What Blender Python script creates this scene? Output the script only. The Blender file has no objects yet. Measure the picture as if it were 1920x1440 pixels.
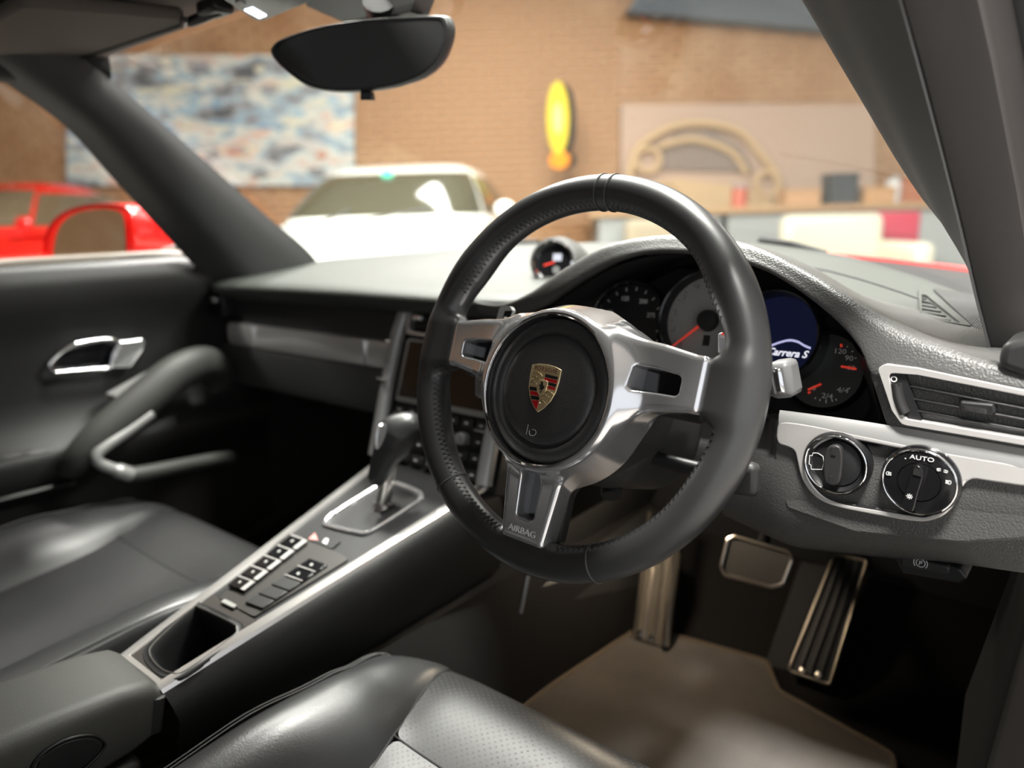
import bpy, bmesh, math, random
import numpy as np
from math import sin, cos, tan, pi, radians, sqrt, hypot, atan2
from mathutils import Vector, Matrix
random.seed(7); np.random.seed(7)
scene = bpy.context.scene
COL = scene.collection

# ------------------------------------------------------------------ camera
FPX = 1400.0
YAW, PITCH, ROLL = radians(40.04), radians(12.69), radians(-1.65)
CAM = Vector((.759, -.542, .942))
CF = Vector((-sin(YAW)*cos(PITCH), cos(YAW)*cos(PITCH), -sin(PITCH)))
CR = Vector((cos(YAW), sin(YAW), 0)); CU = CR.cross(CF)
CR, CU = CR*cos(ROLL)+CU*sin(ROLL), CU*cos(ROLL)-CR*sin(ROLL)
cd = bpy.data.cameras.new('camera'); cam = bpy.data.objects.new('camera', cd); COL.objects.link(cam)
cam.matrix_world = Matrix(((CR.x, CU.x, -CF.x, CAM.x), (CR.y, CU.y, -CF.y, CAM.y), (CR.z, CU.z, -CF.z, CAM.z), (0, 0, 0, 1)))
cd.sensor_fit = 'HORIZONTAL'; cd.sensor_width = 36; cd.lens = FPX/1920*36
cd.clip_start = .02; cd.clip_end = 60
cd.dof.use_dof = True; cd.dof.focus_distance = .655; cd.dof.aperture_fstop = 2.7; cd.dof.aperture_blades = 0
scene.camera = cam

# ------------------------------------------------------------------ world, light, exposure
vs = scene.view_settings
vs.view_transform = 'Standard'; vs.look = 'None'; vs.gamma = 1; vs.use_curve_mapping = False
vs.exposure = .5
w = bpy.data.worlds.new('world'); scene.world = w; w.use_nodes = True
w.node_tree.nodes['Background'].inputs[0].default_value = (.93, .96, 1, 1)
w.node_tree.nodes['Background'].inputs[1].default_value = .8
LIGHT_K = 1.0
def area(name, loc, target, size, size_y, power, col=(1, 1, 1)):
    l = bpy.data.lights.new(name, 'AREA'); l.shape = 'RECTANGLE'; l.size = size; l.size_y = size_y
    l.energy = power*LIGHT_K; l.color = col
    o = bpy.data.objects.new(name, l); COL.objects.link(o); o.location = loc
    o.rotation_euler = (Vector(target)-Vector(loc)).to_track_quat('-Z', 'Y').to_euler()
    return o

# ------------------------------------------------------------------ pixel helpers (pixel -> ray -> plane it lies on)
def ray(px, py): return CF+CR*((px-960)/FPX)+CU*((720-py)/FPX)
def PX(px, py, ax, v):
    d = ray(px, py); return CAM+d*((v-CAM[ax])/d[ax])
def PP(px, py, p0, n):
    d = ray(px, py); n = Vector(n); return CAM+d*((Vector(p0)-CAM).dot(n)/d.dot(n))
CON0, CONN = Vector((0, -.255, .484)), Vector((0, -.228, 1)).normalized()
def PC(px, py): return PP(px, py, CON0, CONN)
def conz(y): return .484+(y+.255)*.228
RH = Vector((cos(YAW), sin(YAW), 0)); FH = Vector((-sin(YAW), cos(YAW), 0))
def RM(u, v, z): p = CAM+RH*u+FH*v; return Vector((p.x, p.y, z))
def RMpx(px, py, v):                       # point of the showroom at distance v straight ahead of the lens
    return PP(px, py, RM(0, v, 0), FH)

# ------------------------------------------------------------------ materials
MATS = {}
def mat(name, col, rough=.5, metal=0., spec=.5, coat=0., bump=None, emit=None, var=None, sheen=0.):
    if name in MATS: return MATS[name]
    m = bpy.data.materials.new(name); m.use_nodes = True; nt = m.node_tree; N = nt.nodes; b = N['Principled BSDF']
    c = tuple(col)+(1,)
    b.inputs['Base Color'].default_value = c; b.inputs['Roughness'].default_value = rough
    b.inputs['Metallic'].default_value = metal; b.inputs['Specular IOR Level'].default_value = spec
    b.inputs['Coat Weight'].default_value = coat; b.inputs['Coat Roughness'].default_value = .06
    b.inputs['Sheen Weight'].default_value = sheen
    if emit: b.inputs['Emission Color'].default_value = tuple(emit[0])+(1,); b.inputs['Emission Strength'].default_value = emit[1]
    tc = N.new('ShaderNodeTexCoord')
    if var:                                 # (noise scale, second colour)
        nz = N.new('ShaderNodeTexNoise'); nz.inputs['Scale'].default_value = var[0]; nz.inputs['Detail'].default_value = 6
        mx = N.new('ShaderNodeMix'); mx.data_type = 'RGBA'
        mx.inputs[6].default_value = c; mx.inputs[7].default_value = tuple(var[1])+(1,)
        rp = N.new('ShaderNodeMapRange'); rp.inputs[1].default_value = .35; rp.inputs[2].default_value = .65
        nt.links.new(tc.outputs['Object'], nz.inputs['Vector']); nt.links.new(nz.outputs['Fac'], rp.inputs[0])
        nt.links.new(rp.outputs[0], mx.inputs[0]); nt.links.new(mx.outputs[2], b.inputs['Base Color'])
    if bump:                                # (kind, scale, strength, distance)
        k, s, st, d = bump
        if k == 'leather':
            t = N.new('ShaderNodeTexVoronoi'); t.feature = 'SMOOTH_F1'; t.inputs['Scale'].default_value = s; t.inputs['Smoothness'].default_value = .4; o = t.outputs['Distance']
        elif k == 'noise':
            t = N.new('ShaderNodeTexNoise'); t.inputs['Scale'].default_value = s; t.inputs['Detail'].default_value = 4; o = t.outputs['Fac']
        elif k == 'wave':
            t = N.new('ShaderNodeTexWave'); t.inputs['Scale'].default_value = s; o = t.outputs['Fac']
        nt.links.new(tc.outputs['Object'], t.inputs['Vector'])
        bp = N.new('ShaderNodeBump'); bp.inputs['Strength'].default_value = st; bp.inputs['Distance'].default_value = d
        if k == 'leather': bp.invert = True
        nt.links.new(o, bp.inputs['Height']); nt.links.new(bp.outputs[0], b.inputs['Normal'])
    MATS[name] = m; return m
M = dict(
 rim=mat('rim_leather', (.030, .030, .031), .36, spec=.75, bump=('noise', 900, .10, .0004)),
 pad=mat('pad_vinyl', (.034, .034, .035), .42, bump=('leather', 900, .35, .0004)),
 dash=mat('dash_leather', (.075, .075, .073), .42, bump=('leather', 560, .6, .0006)),
 dashtop=mat('dash_top_vinyl', (.030, .033, .029), .55, bump=('leather', 620, .30, .0006)),
 leather=mat('seat_leather', (.028, .0285, .0295), .33, bump=('noise', 420, .16, .0008)),
 vinyl=mat('soft_vinyl', (.010, .010, .010), .5, bump=('leather', 500, .3, .0005)),
 arm=mat('armrest_vinyl', (.048, .049, .045), .55, bump=('leather', 800, .25, .0004)),
 black=mat('black_plastic', (.012, .012, .013), .45),
 blackdull=mat('black_dull_plastic', (.008, .008, .009), .75),
 gloss=mat('black_gloss', (.008, .008, .009), .12),
 dark=mat('dark_grey_plastic', (.022, .022, .022), .45, bump=('noise', 1500, .15, .0002)),
 pillar=mat('pillar_trim', (.042, .042, .043), .7, bump=('noise', 1500, .2, .0002)),
 liner=mat('headliner_cloth', (.095, .083, .072), .95, bump=('noise', 1800, .3, .0003)),
 silver=mat('satin_silver', (.70, .68, .66), .22, .7),
 polished=mat('polished_silver', (.82, .82, .84), .14, .84),
 galv=mat('galvano_trim', (.74, .72, .70), .26, .5),
 chrome=mat('chrome', (.85, .85, .86), .06, 1.0),
 greytrim=mat('silver_paint_trim', (.36, .36, .355), .35, .45),
 gold=mat('gold_metal', (.90, .74, .44), .30, .8),
 enred=mat('enamel_red', (.36, .006, .012), .25, coat=.6),
 enblack=mat('enamel_black', (.012, .012, .011), .25, coat=.6),
 white=mat('white_print', (.75, .75, .74), .5),
 etch=mat('etched_grey', (.16, .16, .16), .5),
 redprint=mat('red_needle', (.80, .05, .03), .4, emit=((.9, .06, .03), .25)),
 carpet=mat('carpet_pile', (.070, .054, .038), .98, spec=.1, bump=('noise', 900, 1., .004), var=(9, (.125, .098, .070)), sheen=.3),
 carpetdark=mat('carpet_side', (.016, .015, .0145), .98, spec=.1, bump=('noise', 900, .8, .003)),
 binding=mat('mat_binding', (.10, .075, .05), .8),
 red=mat('red_paint', (.62, .008, .006), .22, coat=1.),
 whitepaint=mat('white_paint', (.80, .82, .76), .25, coat=1.),
 tyre=mat('tyre_rubber', (.015, .015, .015), .8),
 carglass=mat('far_car_glass', (.03, .035, .03), .06, spec=.8),
 seam=mat('grey_thread', (.10, .10, .10), .7),
 threaddark=mat('dark_thread', (.016, .016, .017), .6),
)
def glass_mat():
    m = bpy.data.materials.new('windscreen_glass'); m.use_nodes = True; nt = m.node_tree; N = nt.nodes; N.clear()
    o = N.new('ShaderNodeOutputMaterial'); t = N.new('ShaderNodeBsdfTransparent'); g = N.new('ShaderNodeBsdfGlossy')
    t.inputs[0].default_value = (.90, .93, .91, 1); g.inputs['Roughness'].default_value = .02
    lw = N.new('ShaderNodeLayerWeight'); lw.inputs[0].default_value = .5; mx = N.new('ShaderNodeMixShader')
    pw = N.new('ShaderNodeMath'); pw.operation = 'POWER'; pw.inputs[1].default_value = 5; nt.links.new(lw.outputs['Facing'], pw.inputs[0])
    ma = N.new('ShaderNodeMath'); ma.operation = 'MULTIPLY_ADD'; ma.inputs[1].default_value = .92; ma.inputs[2].default_value = .075; nt.links.new(pw.outputs[0], ma.inputs[0])
    nt.links.new(ma.outputs[0], mx.inputs[0]); nt.links.new(t.outputs[0], mx.inputs[1]); nt.links.new(g.outputs[0], mx.inputs[2])
    nt.links.new(mx.outputs[0], o.inputs[0]); return m
M['glass'] = glass_mat()
def perf_mat():                              # perforated leather: little pale-rimmed holes on the seat's own u,v
    m = mat('perforated_leather', (.026, .026, .027), .38); nt = m.node_tree; N = nt.nodes; b = N['Principled BSDF']
    tc = N.new('ShaderNodeTexCoord'); mp = N.new('ShaderNodeMapping'); mp.inputs['Scale'].default_value = (165, 165, 165)
    mp.inputs['Rotation'].default_value = (0, 0, radians(45))
    nt.links.new(tc.outputs['UV'], mp.inputs[0])
    fr = N.new('ShaderNodeVectorMath'); fr.operation = 'FRACTION'; nt.links.new(mp.outputs[0], fr.inputs[0])
    sb = N.new('ShaderNodeVectorMath'); sb.operation = 'SUBTRACT'; sb.inputs[1].default_value = (.5, .5, 0); nt.links.new(fr.outputs[0], sb.inputs[0])
    sx = N.new('ShaderNodeSeparateXYZ'); nt.links.new(sb.outputs[0], sx.inputs[0])
    cb = N.new('ShaderNodeCombineXYZ'); nt.links.new(sx.outputs[0], cb.inputs[0]); nt.links.new(sx.outputs[1], cb.inputs[1])
    ln = N.new('ShaderNodeVectorMath'); ln.operation = 'LENGTH'; nt.links.new(cb.outputs[0], ln.inputs[0])
    lt = N.new('ShaderNodeMapRange'); lt.inputs[1].default_value = .11; lt.inputs[2].default_value = .17; lt.inputs[3].default_value = 1; lt.inputs[4].default_value = 0
    nt.links.new(ln.outputs['Value'], lt.inputs[0])
    mx = N.new('ShaderNodeMix'); mx.data_type = 'RGBA'; mx.inputs[6].default_value = (.026, .026, .027, 1); mx.inputs[7].default_value = (.11, .108, .105, 1)
    nt.links.new(lt.outputs[0], mx.inputs[0]); nt.links.new(mx.outputs[2], b.inputs['Base Color'])
    bp = N.new('ShaderNodeBump'); bp.invert = True; bp.inputs['Strength'].default_value = .5; bp.inputs['Distance'].default_value = .001
    nt.links.new(lt.outputs[0], bp.inputs['Height']); nt.links.new(bp.outputs[0], b.inputs['Normal'])
    return m
M['perf'] = perf_mat()
def brick_mat():
    m = mat('brick_clay', (.50, .305, .165), .9, var=(2.2, (.40, .21, .10)), bump=('noise', 60, .5, .004)); return m
M['brick'] = brick_mat(); M['mortar'] = mat('mortar', (.42, .33, .24), .95)

# ------------------------------------------------------------------ object helpers
def tag(o, label=None, cat=None, group=None, kind=None):
    if label: o['label'] = label
    if cat: o['category'] = cat
    if group: o['group'] = group
    if kind: o['kind'] = kind
    return o
def thing(name, label, cat, loc=(0, 0, 0), group=None, kind=None):
    o = bpy.data.objects.new(name, None); COL.objects.link(o); o.location = loc; o.empty_display_size = .05
    bpy_loc[o.name] = Vector(loc)
    return tag(o, label, cat, group, kind)
bpy_loc = {}
def link(name, me, material, parent=None):
    o = bpy.data.objects.new(name, me); COL.objects.link(o)
    if material is not None and not me.materials: me.materials.append(material)
    if parent is not None:
        o.parent = parent
        if parent.type == 'EMPTY': o.matrix_parent_inverse = Matrix.Translation(-bpy_loc[parent.name])
    return o
def mesh(name, verts, faces, material, parent=None, smooth=True, sharp=40, fix=True):
    me = bpy.data.meshes.new(name); me.from_pydata([tuple(v) for v in verts], [], faces)
    if fix:
        bm = bmesh.new(); bm.from_mesh(me); bmesh.ops.recalc_face_normals(bm, faces=bm.faces); bm.to_mesh(me); bm.free()
    if smooth:
        me.shade_smooth(); me.set_sharp_from_angle(angle=radians(sharp))
    return link(name, me, material, parent)
def bevel(o, wd, seg=2, ang=35):
    b = o.modifiers.new('bevel', 'BEVEL'); b.width = wd; b.segments = seg; b.limit_method = 'ANGLE'; b.angle_limit = radians(ang); b.harden_normals = False
    return o
def subsurf(o, n=2):
    s = o.modifiers.new('subd', 'SUBSURF'); s.levels = n; s.render_levels = n; return o
def solid(o, t, off=-1):
    s = o.modifiers.new('solid', 'SOLIDIFY'); s.thickness = t; s.offset = off; return o
def box(name, c, s, material, parent=None, bev=0, rot=None, frame=None):
    c = Vector(c); vs_ = []
    ax = frame or (Vector((1, 0, 0)), Vector((0, 1, 0)), Vector((0, 0, 1)))
    if rot: ax = [Matrix.Rotation(rot[1], 3, rot[0]) @ a for a in ax]
    for i in (-1, 1):
        for j in (-1, 1):
            for k in (-1, 1): vs_.append(c+ax[0]*(i*s[0]/2)+ax[1]*(j*s[1]/2)+ax[2]*(k*s[2]/2))
    f = [(0, 1, 3, 2), (4, 6, 7, 5), (0, 4, 5, 1), (2, 3, 7, 6), (0, 2, 6, 4), (1, 5, 7, 3)]
    o = mesh(name, vs_, f, material, parent)
    if bev: bevel(o, bev)
    return o
def grid(name, rows, material, parent=None, closed=False, cap=False, sharp=60, uv=None):
    n, m = len(rows), len(rows[0]); v = [p for r in rows for p in r]; f = []
    for i in range(n-1):
        for j in range(m if closed else m-1):
            k = (j+1) % m
            f.append((i*m+j, i*m+k, (i+1)*m+k, (i+1)*m+j))
    if cap and cap != 'end': f.append(tuple(range(m)))
    if cap: f.append(tuple((n-1)*m+j for j in range(m)))
    o = mesh(name, v, f, material, parent, sharp=sharp)
    if uv:
        ul = o.data.uv_layers.new(name='uv'); fl = [q for r in uv for q in r]
        for lp in o.data.loops: ul.data[lp.index].uv = fl[lp.vertex_index]
    return o
def loft(name, rings, material, parent=None, cap=True, sharp=45): return grid(name, rings, material, parent, True, cap, sharp)
def catmull(P, n=8, closed=False):
    P = [Vector(p) for p in P]; out = []; L = len(P)
    for i in range(L if closed else L-1):
        if closed: a, b, c, d = P[i-1], P[i], P[(i+1) % L], P[(i+2) % L]
        else: a, b, c, d = P[max(i-1, 0)], P[i], P[i+1], P[min(i+2, L-1)]
        for k in range(n):
            t = k/n
            out.append(.5*((2*b)+(c-a)*t+(2*a-5*b+4*c-d)*t*t+(3*b-a-3*c+d)*t**3))
    if not closed: out.append(P[-1])
    return out
def chaikin(P, it=2, closed=True, w=.25):
    P = [Vector(p) for p in P]
    for _ in range(it):
        Q = []
        L = len(P)
        for i in range(L if closed else L-1):
            a, b = P[i], P[(i+1) % L]; Q += [a*(1-w)+b*w, a*w+b*(1-w)]
        if not closed: Q = [P[0]]+Q+[P[-1]]
        P = Q
    return P
def rounded(P, r, n=5):                       # polygon with each corner filleted by r
    P = [Vector(p) for p in P]; out = []; L = len(P)
    for i in range(L):
        a, b, c = P[i-1], P[i], P[(i+1) % L]
        rr = r[i] if isinstance(r, (list, tuple)) else r
        d1, d2 = (a-b), (c-b); l1, l2 = d1.length, d2.length
        if rr <= 0: out.append(b); continue
        ang = max(.05, d1.angle(d2)); k = min(rr/tan(ang/2), l1*.48, l2*.48)
        p, q = b+d1*(k/l1), b+d2*(k/l2)
        for t in range(n+1):
            s = t/n; out.append(p*(1-s)**2+b*(2*s*(1-s))+q*s*s)
    return out
def tube(name, path, r, material, parent=None, seg=10, closed=False, up=None, flat=None, cap=True):
    path = [Vector(p) for p in path]; n = len(path); rings = []; prev = None
    for i, p in enumerate(path):
        a = path[i-1] if (i > 0 or closed) else p; b = path[(i+1) % n] if (i < n-1 or closed) else p
        t = (b-a).normalized()
        if up is not None: s = t.cross(Vector(up))
        elif prev is None: s = t.cross(Vector((0, 0, 1)) if abs(t.z) < .9 else Vector((1, 0, 0)))
        else: s = prev-t*prev.dot(t)
        s.normalize(); q = s.cross(t).normalized(); prev = s
        rr = r[i] if isinstance(r, (list, tuple)) else r
        ra, rb = (rr*flat[0], rr*flat[1]) if flat else (rr, rr)
        rings.append([p+s*(ra*cos(2*pi*k/seg))+q*(rb*sin(2*pi*k/seg)) for k in range(seg)])
    if closed: rings.append(rings[0])
    return loft(name, rings, material, parent, cap and not closed)
def frame_of(n, up=(0, 0, 1)):
    n = Vector(n).normalized(); ux = Vector(up).cross(n).normalized(); uy = n.cross(ux); return ux, uy, n
def revolve(name, prof, o, n, material, parent=None, seg=64, up=(0, 0, 1), sx=1, arc=None, sharp=40):
    ux, uy, n = frame_of(n, up); o = Vector(o); rows = []
    a0, a1 = arc or (0, 2*pi); cl = arc is None; K = seg if cl else seg+1
    for (r, h) in prof:
        rows.append([o+ux*(r*sx*cos(a0+(a1-a0)*k/seg))+uy*(r*sin(a0+(a1-a0)*k/seg))+n*h for k in range(K)])
    return grid(name, rows, material, parent, cl, False, sharp)
def prism(name, poly, d, material, parent=None, bev=0, seg=2, holes=None):
    """poly: 3-D outline lying on a plane, pushed along the vector d; holes as further outlines"""
    d = Vector(d); bm = bmesh.new()
    def loop(P): 
        vsn = [bm.verts.new(p) for p in P]
        return [bm.edges.new((vsn[i], vsn[(i+1) % len(vsn)])) for i in range(len(vsn))]
    ed = loop([Vector(p) for p in poly])
    for h in (holes or []): ed += loop([Vector(p) for p in h])
    bmesh.ops.triangle_fill(bm, use_beauty=True, use_dissolve=False, edges=ed)
    if not bm.faces:
        bm.faces.new([v for v in bm.verts])
    fs = bm.faces[:]
    ex = bmesh.ops.extrude_face_region(bm, geom=fs)
    bmesh.ops.translate(bm, vec=d, verts=[g for g in ex['geom'] if isinstance(g, bmesh.types.BMVert)])
    bmesh.ops.recalc_face_normals(bm, faces=bm.faces)
    bmesh.ops.dissolve_limit(bm, angle_limit=.01, verts=bm.verts, edges=bm.edges)
    me = bpy.data.meshes.new(name); bm.to_mesh(me); bm.free()
    me.shade_smooth(); me.set_sharp_from_angle(angle=radians(35))
    o = link(name, me, material, parent)
    if bev: bevel(o, bev, seg)
    return o
def flat(name, poly, material, parent=None): 
    return mesh(name, poly, [tuple(range(len(poly)))], material, parent, smooth=False, fix=False)
def text(name, body, o, ux, uy, size, material, parent=None, depth=.0002, align='CENTER', shear=0, bold=0, xs=1):
    c = bpy.data.curves.new(name, 'FONT'); c.body = body; c.size = size; c.align_x = align; c.align_y = 'CENTER'
    c.extrude = depth; c.shear = shear; c.offset = bold; c.resolution_u = 3
    t = bpy.data.objects.new(name, c); COL.objects.link(t)
    dg = bpy.context.evaluated_depsgraph_get(); dg.update()
    me = bpy.data.meshes.new_from_object(t.evaluated_get(dg)); bpy.data.objects.remove(t); bpy.data.curves.remove(c)
    ux, uy = Vector(ux).normalized(), Vector(uy).normalized(); n = ux.cross(uy)
    for v in me.vertices: v.co = Vector(o)+ux*(v.co.x*xs)+uy*v.co.y+n*v.co.z
    me.materials.clear(); return link(name, me, material, parent)

# ------------------------------------------------------------------ implicit-surface mesher (numpy surface nets)
def smin(a, b, k):
    h = np.clip(.5+.5*(b-a)/k, 0, 1); return b*(1-h)+a*h-k*h*(1-h)
def smax(a, b, k): return -smin(-a, -b, k)
def rbox(x, y, z, hx, hy, hz, r):
    qx, qy, qz = np.abs(x)-hx+r, np.abs(y)-hy+r, np.abs(z)-hz+r
    return np.sqrt(np.maximum(qx, 0)**2+np.maximum(qy, 0)**2+np.maximum(qz, 0)**2)+np.minimum(np.maximum(qx, np.maximum(qy, qz)), 0)-r
def caps(x, y, z, a, b, ra, rb):
    a, b = np.array(a, float), np.array(b, float); d = b-a; L = d@d
    t = np.clip(((x-a[0])*d[0]+(y-a[1])*d[1]+(z-a[2])*d[2])/L, 0, 1)
    return np.sqrt((x-a[0]-t*d[0])**2+(y-a[1]-t*d[1])**2+(z-a[2]-t*d[2])**2)-(ra+(rb-ra)*t)
def sdf(name, fn, lo, hi, res, material, parent=None, xf=None):
    ax = [np.arange(lo[i], hi[i]+res, res) for i in range(3)]
    G = np.meshgrid(*ax, indexing='ij'); D = fn(*G); S = D < 0
    n = [len(a) for a in ax]; c = [k-1 for k in n]
    cnt = np.zeros(c); acc = np.zeros(c+[3])
    idx = np.stack(np.meshgrid(*[np.arange(k) for k in c], indexing='ij'), -1)
    corners = [(i, j, k) for i in (0, 1) for j in (0, 1) for k in (0, 1)]
    def sub(A, o): return A[o[0]:o[0]+c[0], o[1]:o[1]+c[1], o[2]:o[2]+c[2]]
    for a in corners:
        for d in range(3):
            if a[d]: continue
            b = list(a); b[d] = 1
            da, db = sub(D, a), sub(D, b); m = (da < 0) != (db < 0)
            t = np.where(m, da/np.where(m, da-db, 1), 0)
            for e in range(3):
                acc[..., e] += np.where(m, a[e]+(t if e == d else 0), 0)
            cnt += m
    act = cnt > 0; vid = -np.ones(c, int); vid[act] = np.arange(act.sum())
    P = (acc[act]/cnt[act][:, None]+idx[act])*res+np.array(lo)
    F = []
    for d in range(3):
        e, f = [(1, 2), (2, 0), (0, 1)][d]
        sl = [slice(0, None)]*3; s1 = list(sl); s1[d] = slice(0, n[d]-1); s2 = list(sl); s2[d] = slice(1, n[d])
        m = S[tuple(s1)] != S[tuple(s2)]
        I = np.argwhere(m); I = I[(I[:, e] > 0) & (I[:, f] > 0) & (I[:, e] < c[e]) & (I[:, f] < c[f])]
        q = []
        for (oe, of) in ((0, 0), (-1, 0), (-1, -1), (0, -1)):
            J = I.copy(); J[:, e] += oe; J[:, f] += of; q.append(vid[J[:, 0], J[:, 1], J[:, 2]])
        q = np.stack(q, 1); flip = ~S[tuple(I.T)]
        q[flip] = q[flip][:, ::-1]; F.append(q)
    F = np.concatenate(F)
    def grad(P):
        h = res*.3; g = np.zeros_like(P)
        for i in range(3):
            A = P.copy(); B = P.copy(); A[:, i] += h; B[:, i] -= h
            g[:, i] = (fn(*A.T)-fn(*B.T))/(2*h)
        return g
    for _ in range(3):
        g = grad(P); P = P-(fn(*P.T)/np.maximum((g*g).sum(1), .05))[:, None]*g*.8
    Nn = grad(P); Nn /= np.maximum(np.linalg.norm(Nn, axis=1), 1e-9)[:, None]
    if xf is not None:
        Rm, T = np.array(xf[0]), np.array(xf[1]); P = P@Rm.T+T; Nn = Nn@Rm.T
    fn_ = np.cross(P[F[:, 1]]-P[F[:, 0]], P[F[:, 2]]-P[F[:, 0]])
    if (fn_*Nn[F[:, 0]]).sum() < 0: F = F[:, ::-1]
    me = bpy.data.meshes.new(name); me.from_pydata(P.tolist(), [], F.tolist()); me.shade_smooth()
    me.normals_split_custom_set_from_vertices(Nn.tolist())
    return link(name, me, material, parent)

# ================================================================== THE SHOWROOM
WALLV, CEIL = 8.5, 4.3
def quadroom(name, pts, material): 
    o = mesh(name, pts, [(0, 1, 2, 3)], material, smooth=False, fix=False); o['kind'] = 'structure'; return o
fl = mat('showroom_floor', (.30, .29, .27), .30, var=(1.2, (.24, .23, .22)))
quadroom('floor', [RM(-10, -7, 0), RM(10, -7, 0), RM(10, WALLV+.2, 0), RM(-10, WALLV+.2, 0)], fl)
ce = mat('showroom_ceiling', (.55, .54, .52), .9)
quadroom('ceiling', [RM(-10, -7, CEIL), RM(-10, WALLV+.2, CEIL), RM(10, WALLV+.2, CEIL), RM(10, -7, CEIL)], ce)
pl = mat('plaster_wall', (.62, .58, .52), .9)
quadroom('wall_left', [RM(-10, -7, 0), RM(-10, WALLV+.2, 0), RM(-10, WALLV+.2, CEIL), RM(-10, -7, CEIL)], mat('far_brick', (.40, .25, .14), .9, var=(1.5, (.36, .19, .09))))
quadroom('wall_right', [RM(10, -7, 0), RM(10, -7, CEIL), RM(10, WALLV+.2, CEIL), RM(10, WALLV+.2, 0)], pl)
# brick wall facing the car: mortar bed with every brick proud of it
wall = box('wall_back', RM(0, WALLV+.09, CEIL/2), (20, .18, CEIL), M['mortar'], frame=(RH, FH, Vector((0, 0, 1)))); wall['kind'] = 'structure'
BL, BH, BD = .228, .065, .03
bme = bpy.data.meshes.new('brick')
def brick_geo(sx, sy, sz):
    b = .004; v = []
    for (ins, y) in ((0, 0), (0, -sy+b), (b, -sy)):
        for (i, k) in ((-1, -1), (1, -1), (1, 1), (-1, 1)): v.append((i*(sx/2-ins), y, k*(sz/2-ins)))
    f = [(0+j*4+i, j*4+(i+1) % 4, j*4+4+(i+1) % 4, j*4+4+i) for j in range(2) for i in range(4)]+[(8, 9, 10, 11)]
    return v, f
bv, bf = brick_geo(BL, BD, BH)
bme.from_pydata(bv, [], bf); bme.materials.append(M['brick'])
cells = []
for r_ in range(int(CEIL/(BH+.011))):
    z = .04+r_*(BH+.011)
    for k in range(int(14/(BL+.011))):
        u = -7+k*(BL+.011)+(BL/2 if r_ % 2 else 0); cells.append((u, z))
def vis(c): 
    return abs(c[0]-.1)+abs(c[1]-2.15)*1.1
cells.sort(key=vis)
rotz = YAW
for (u, z) in cells[:300]:
    o = bpy.data.objects.new('brick', bme); COL.objects.link(o); o.parent = wall
    o.location = RM(u, WALLV-.002+random.uniform(0, .006), z); o.rotation_euler = (0, 0, rotz)
V_, F_ = [], []
for (u, z) in cells[300:]:
    dd = random.uniform(0, .006); b0 = len(V_)
    V_ += [RM(u+x, WALLV-.002+dd+y, z+zz) for (x, y, zz) in bv]; F_ += [tuple(b0+i for i in f) for f in bf]
o = mesh('bricks', V_, F_, M['brick'], wall, smooth=False, fix=False); o['kind'] = 'stuff'

# pictures and signs on the wall
def panel(name, label, cat, x0, y0, x1, y1, material, v=WALLV-.10, th=.05):
    a, b, c, d = RMpx(x0, y0, v), RMpx(x1, y0, v), RMpx(x1, y1, v), RMpx(x0, y1, v)
    t = thing(name, label, cat, (a+b+c+d)/4)
    prism('backing', [a, b, c, d], FH*th, mat('panel_edge', (.25, .25, .25), .8), t)
    return t, [a-FH*.002, b-FH*.002, c-FH*.002, d-FH*.002]
def mural_mat():
    m = mat('mural_print', (.6, .62, .6), .6); nt = m.node_tree; N = nt.nodes; b = N['Principled BSDF']
    tc = N.new('ShaderNodeTexCoord'); mp = N.new('ShaderNodeMapping'); mp.inputs['Scale'].default_value = (1.1, 1.1, 2.6)
    nt.links.new(tc.outputs['Object'], mp.inputs[0])
    nz = N.new('ShaderNodeTexNoise'); nz.inputs['Scale'].default_value = 1.7; nz.inputs['Detail'].default_value = 3.5; nz.inputs['Roughness'].default_value = .6
    nt.links.new(mp.outputs[0], nz.inputs['Vector'])
    cr = N.new('ShaderNodeValToRGB'); e = cr.color_ramp.elements; e[0].position = .36; e[0].color = (.10, .11, .12, 1); e[1].position = .66; e[1].color = (.72, .66, .48, 1)
    for p, c in ((.43, (.34, .34, .34, 1)), (.48, (.28, .42, .52, 1)), (.52, (.66, .67, .58, 1)), (.58, (.55, .54, .50, 1)), (.62, (.62, .40, .32, 1))):
        q = cr.color_ramp.elements.new(p); q.color = c
    nt.links.new(nz.outputs['Fac'], cr.inputs[0]); nt.links.new(cr.outputs[0], b.inputs['Base Color']); return m
t, q = panel('wall_mural', 'large blue and cream painted race scene picture on the brick wall', 'picture', 125, 103, 664, 348, M['mortar'])
flat('print', q, mural_mat(), t)
# shapes in the picture: pale bodies and blue shades as painted patches just proud of the canvas
def patch(px, py, w_, h_, col, nm, par, v=WALLV-.104, k=18):
    pts = [RMpx(px+w_*cos(2*pi*i/k), py+h_*sin(2*pi*i/k)*(1 if sin(2*pi*i/k) > 0 else .7), v) for i in range(k)]
    flat('painted_shape', pts[::-1], mat(nm, col, .6), par)
rnd = random.Random(11)
PAL = [((.26, .26, .27), (.36, .35, .36), (.62, .60, .48), (.22, .23, .25)), ((.66, .65, .50), (.30, .30, .31), (.60, .58, .50), (.45, .45, .44)), ((.36, .50, .58), (.64, .64, .52), (.25, .38, .50), (.58, .60, .56)),
       ((.66, .65, .52), (.20, .34, .48), (.40, .42, .43), (.60, .60, .52)), ((.55, .28, .20), (.24, .24, .25), (.56, .54, .50), (.38, .38, .38)), ((.30, .30, .31), (.60, .60, .57), (.66, .66, .62), (.22, .22, .22))]
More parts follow.
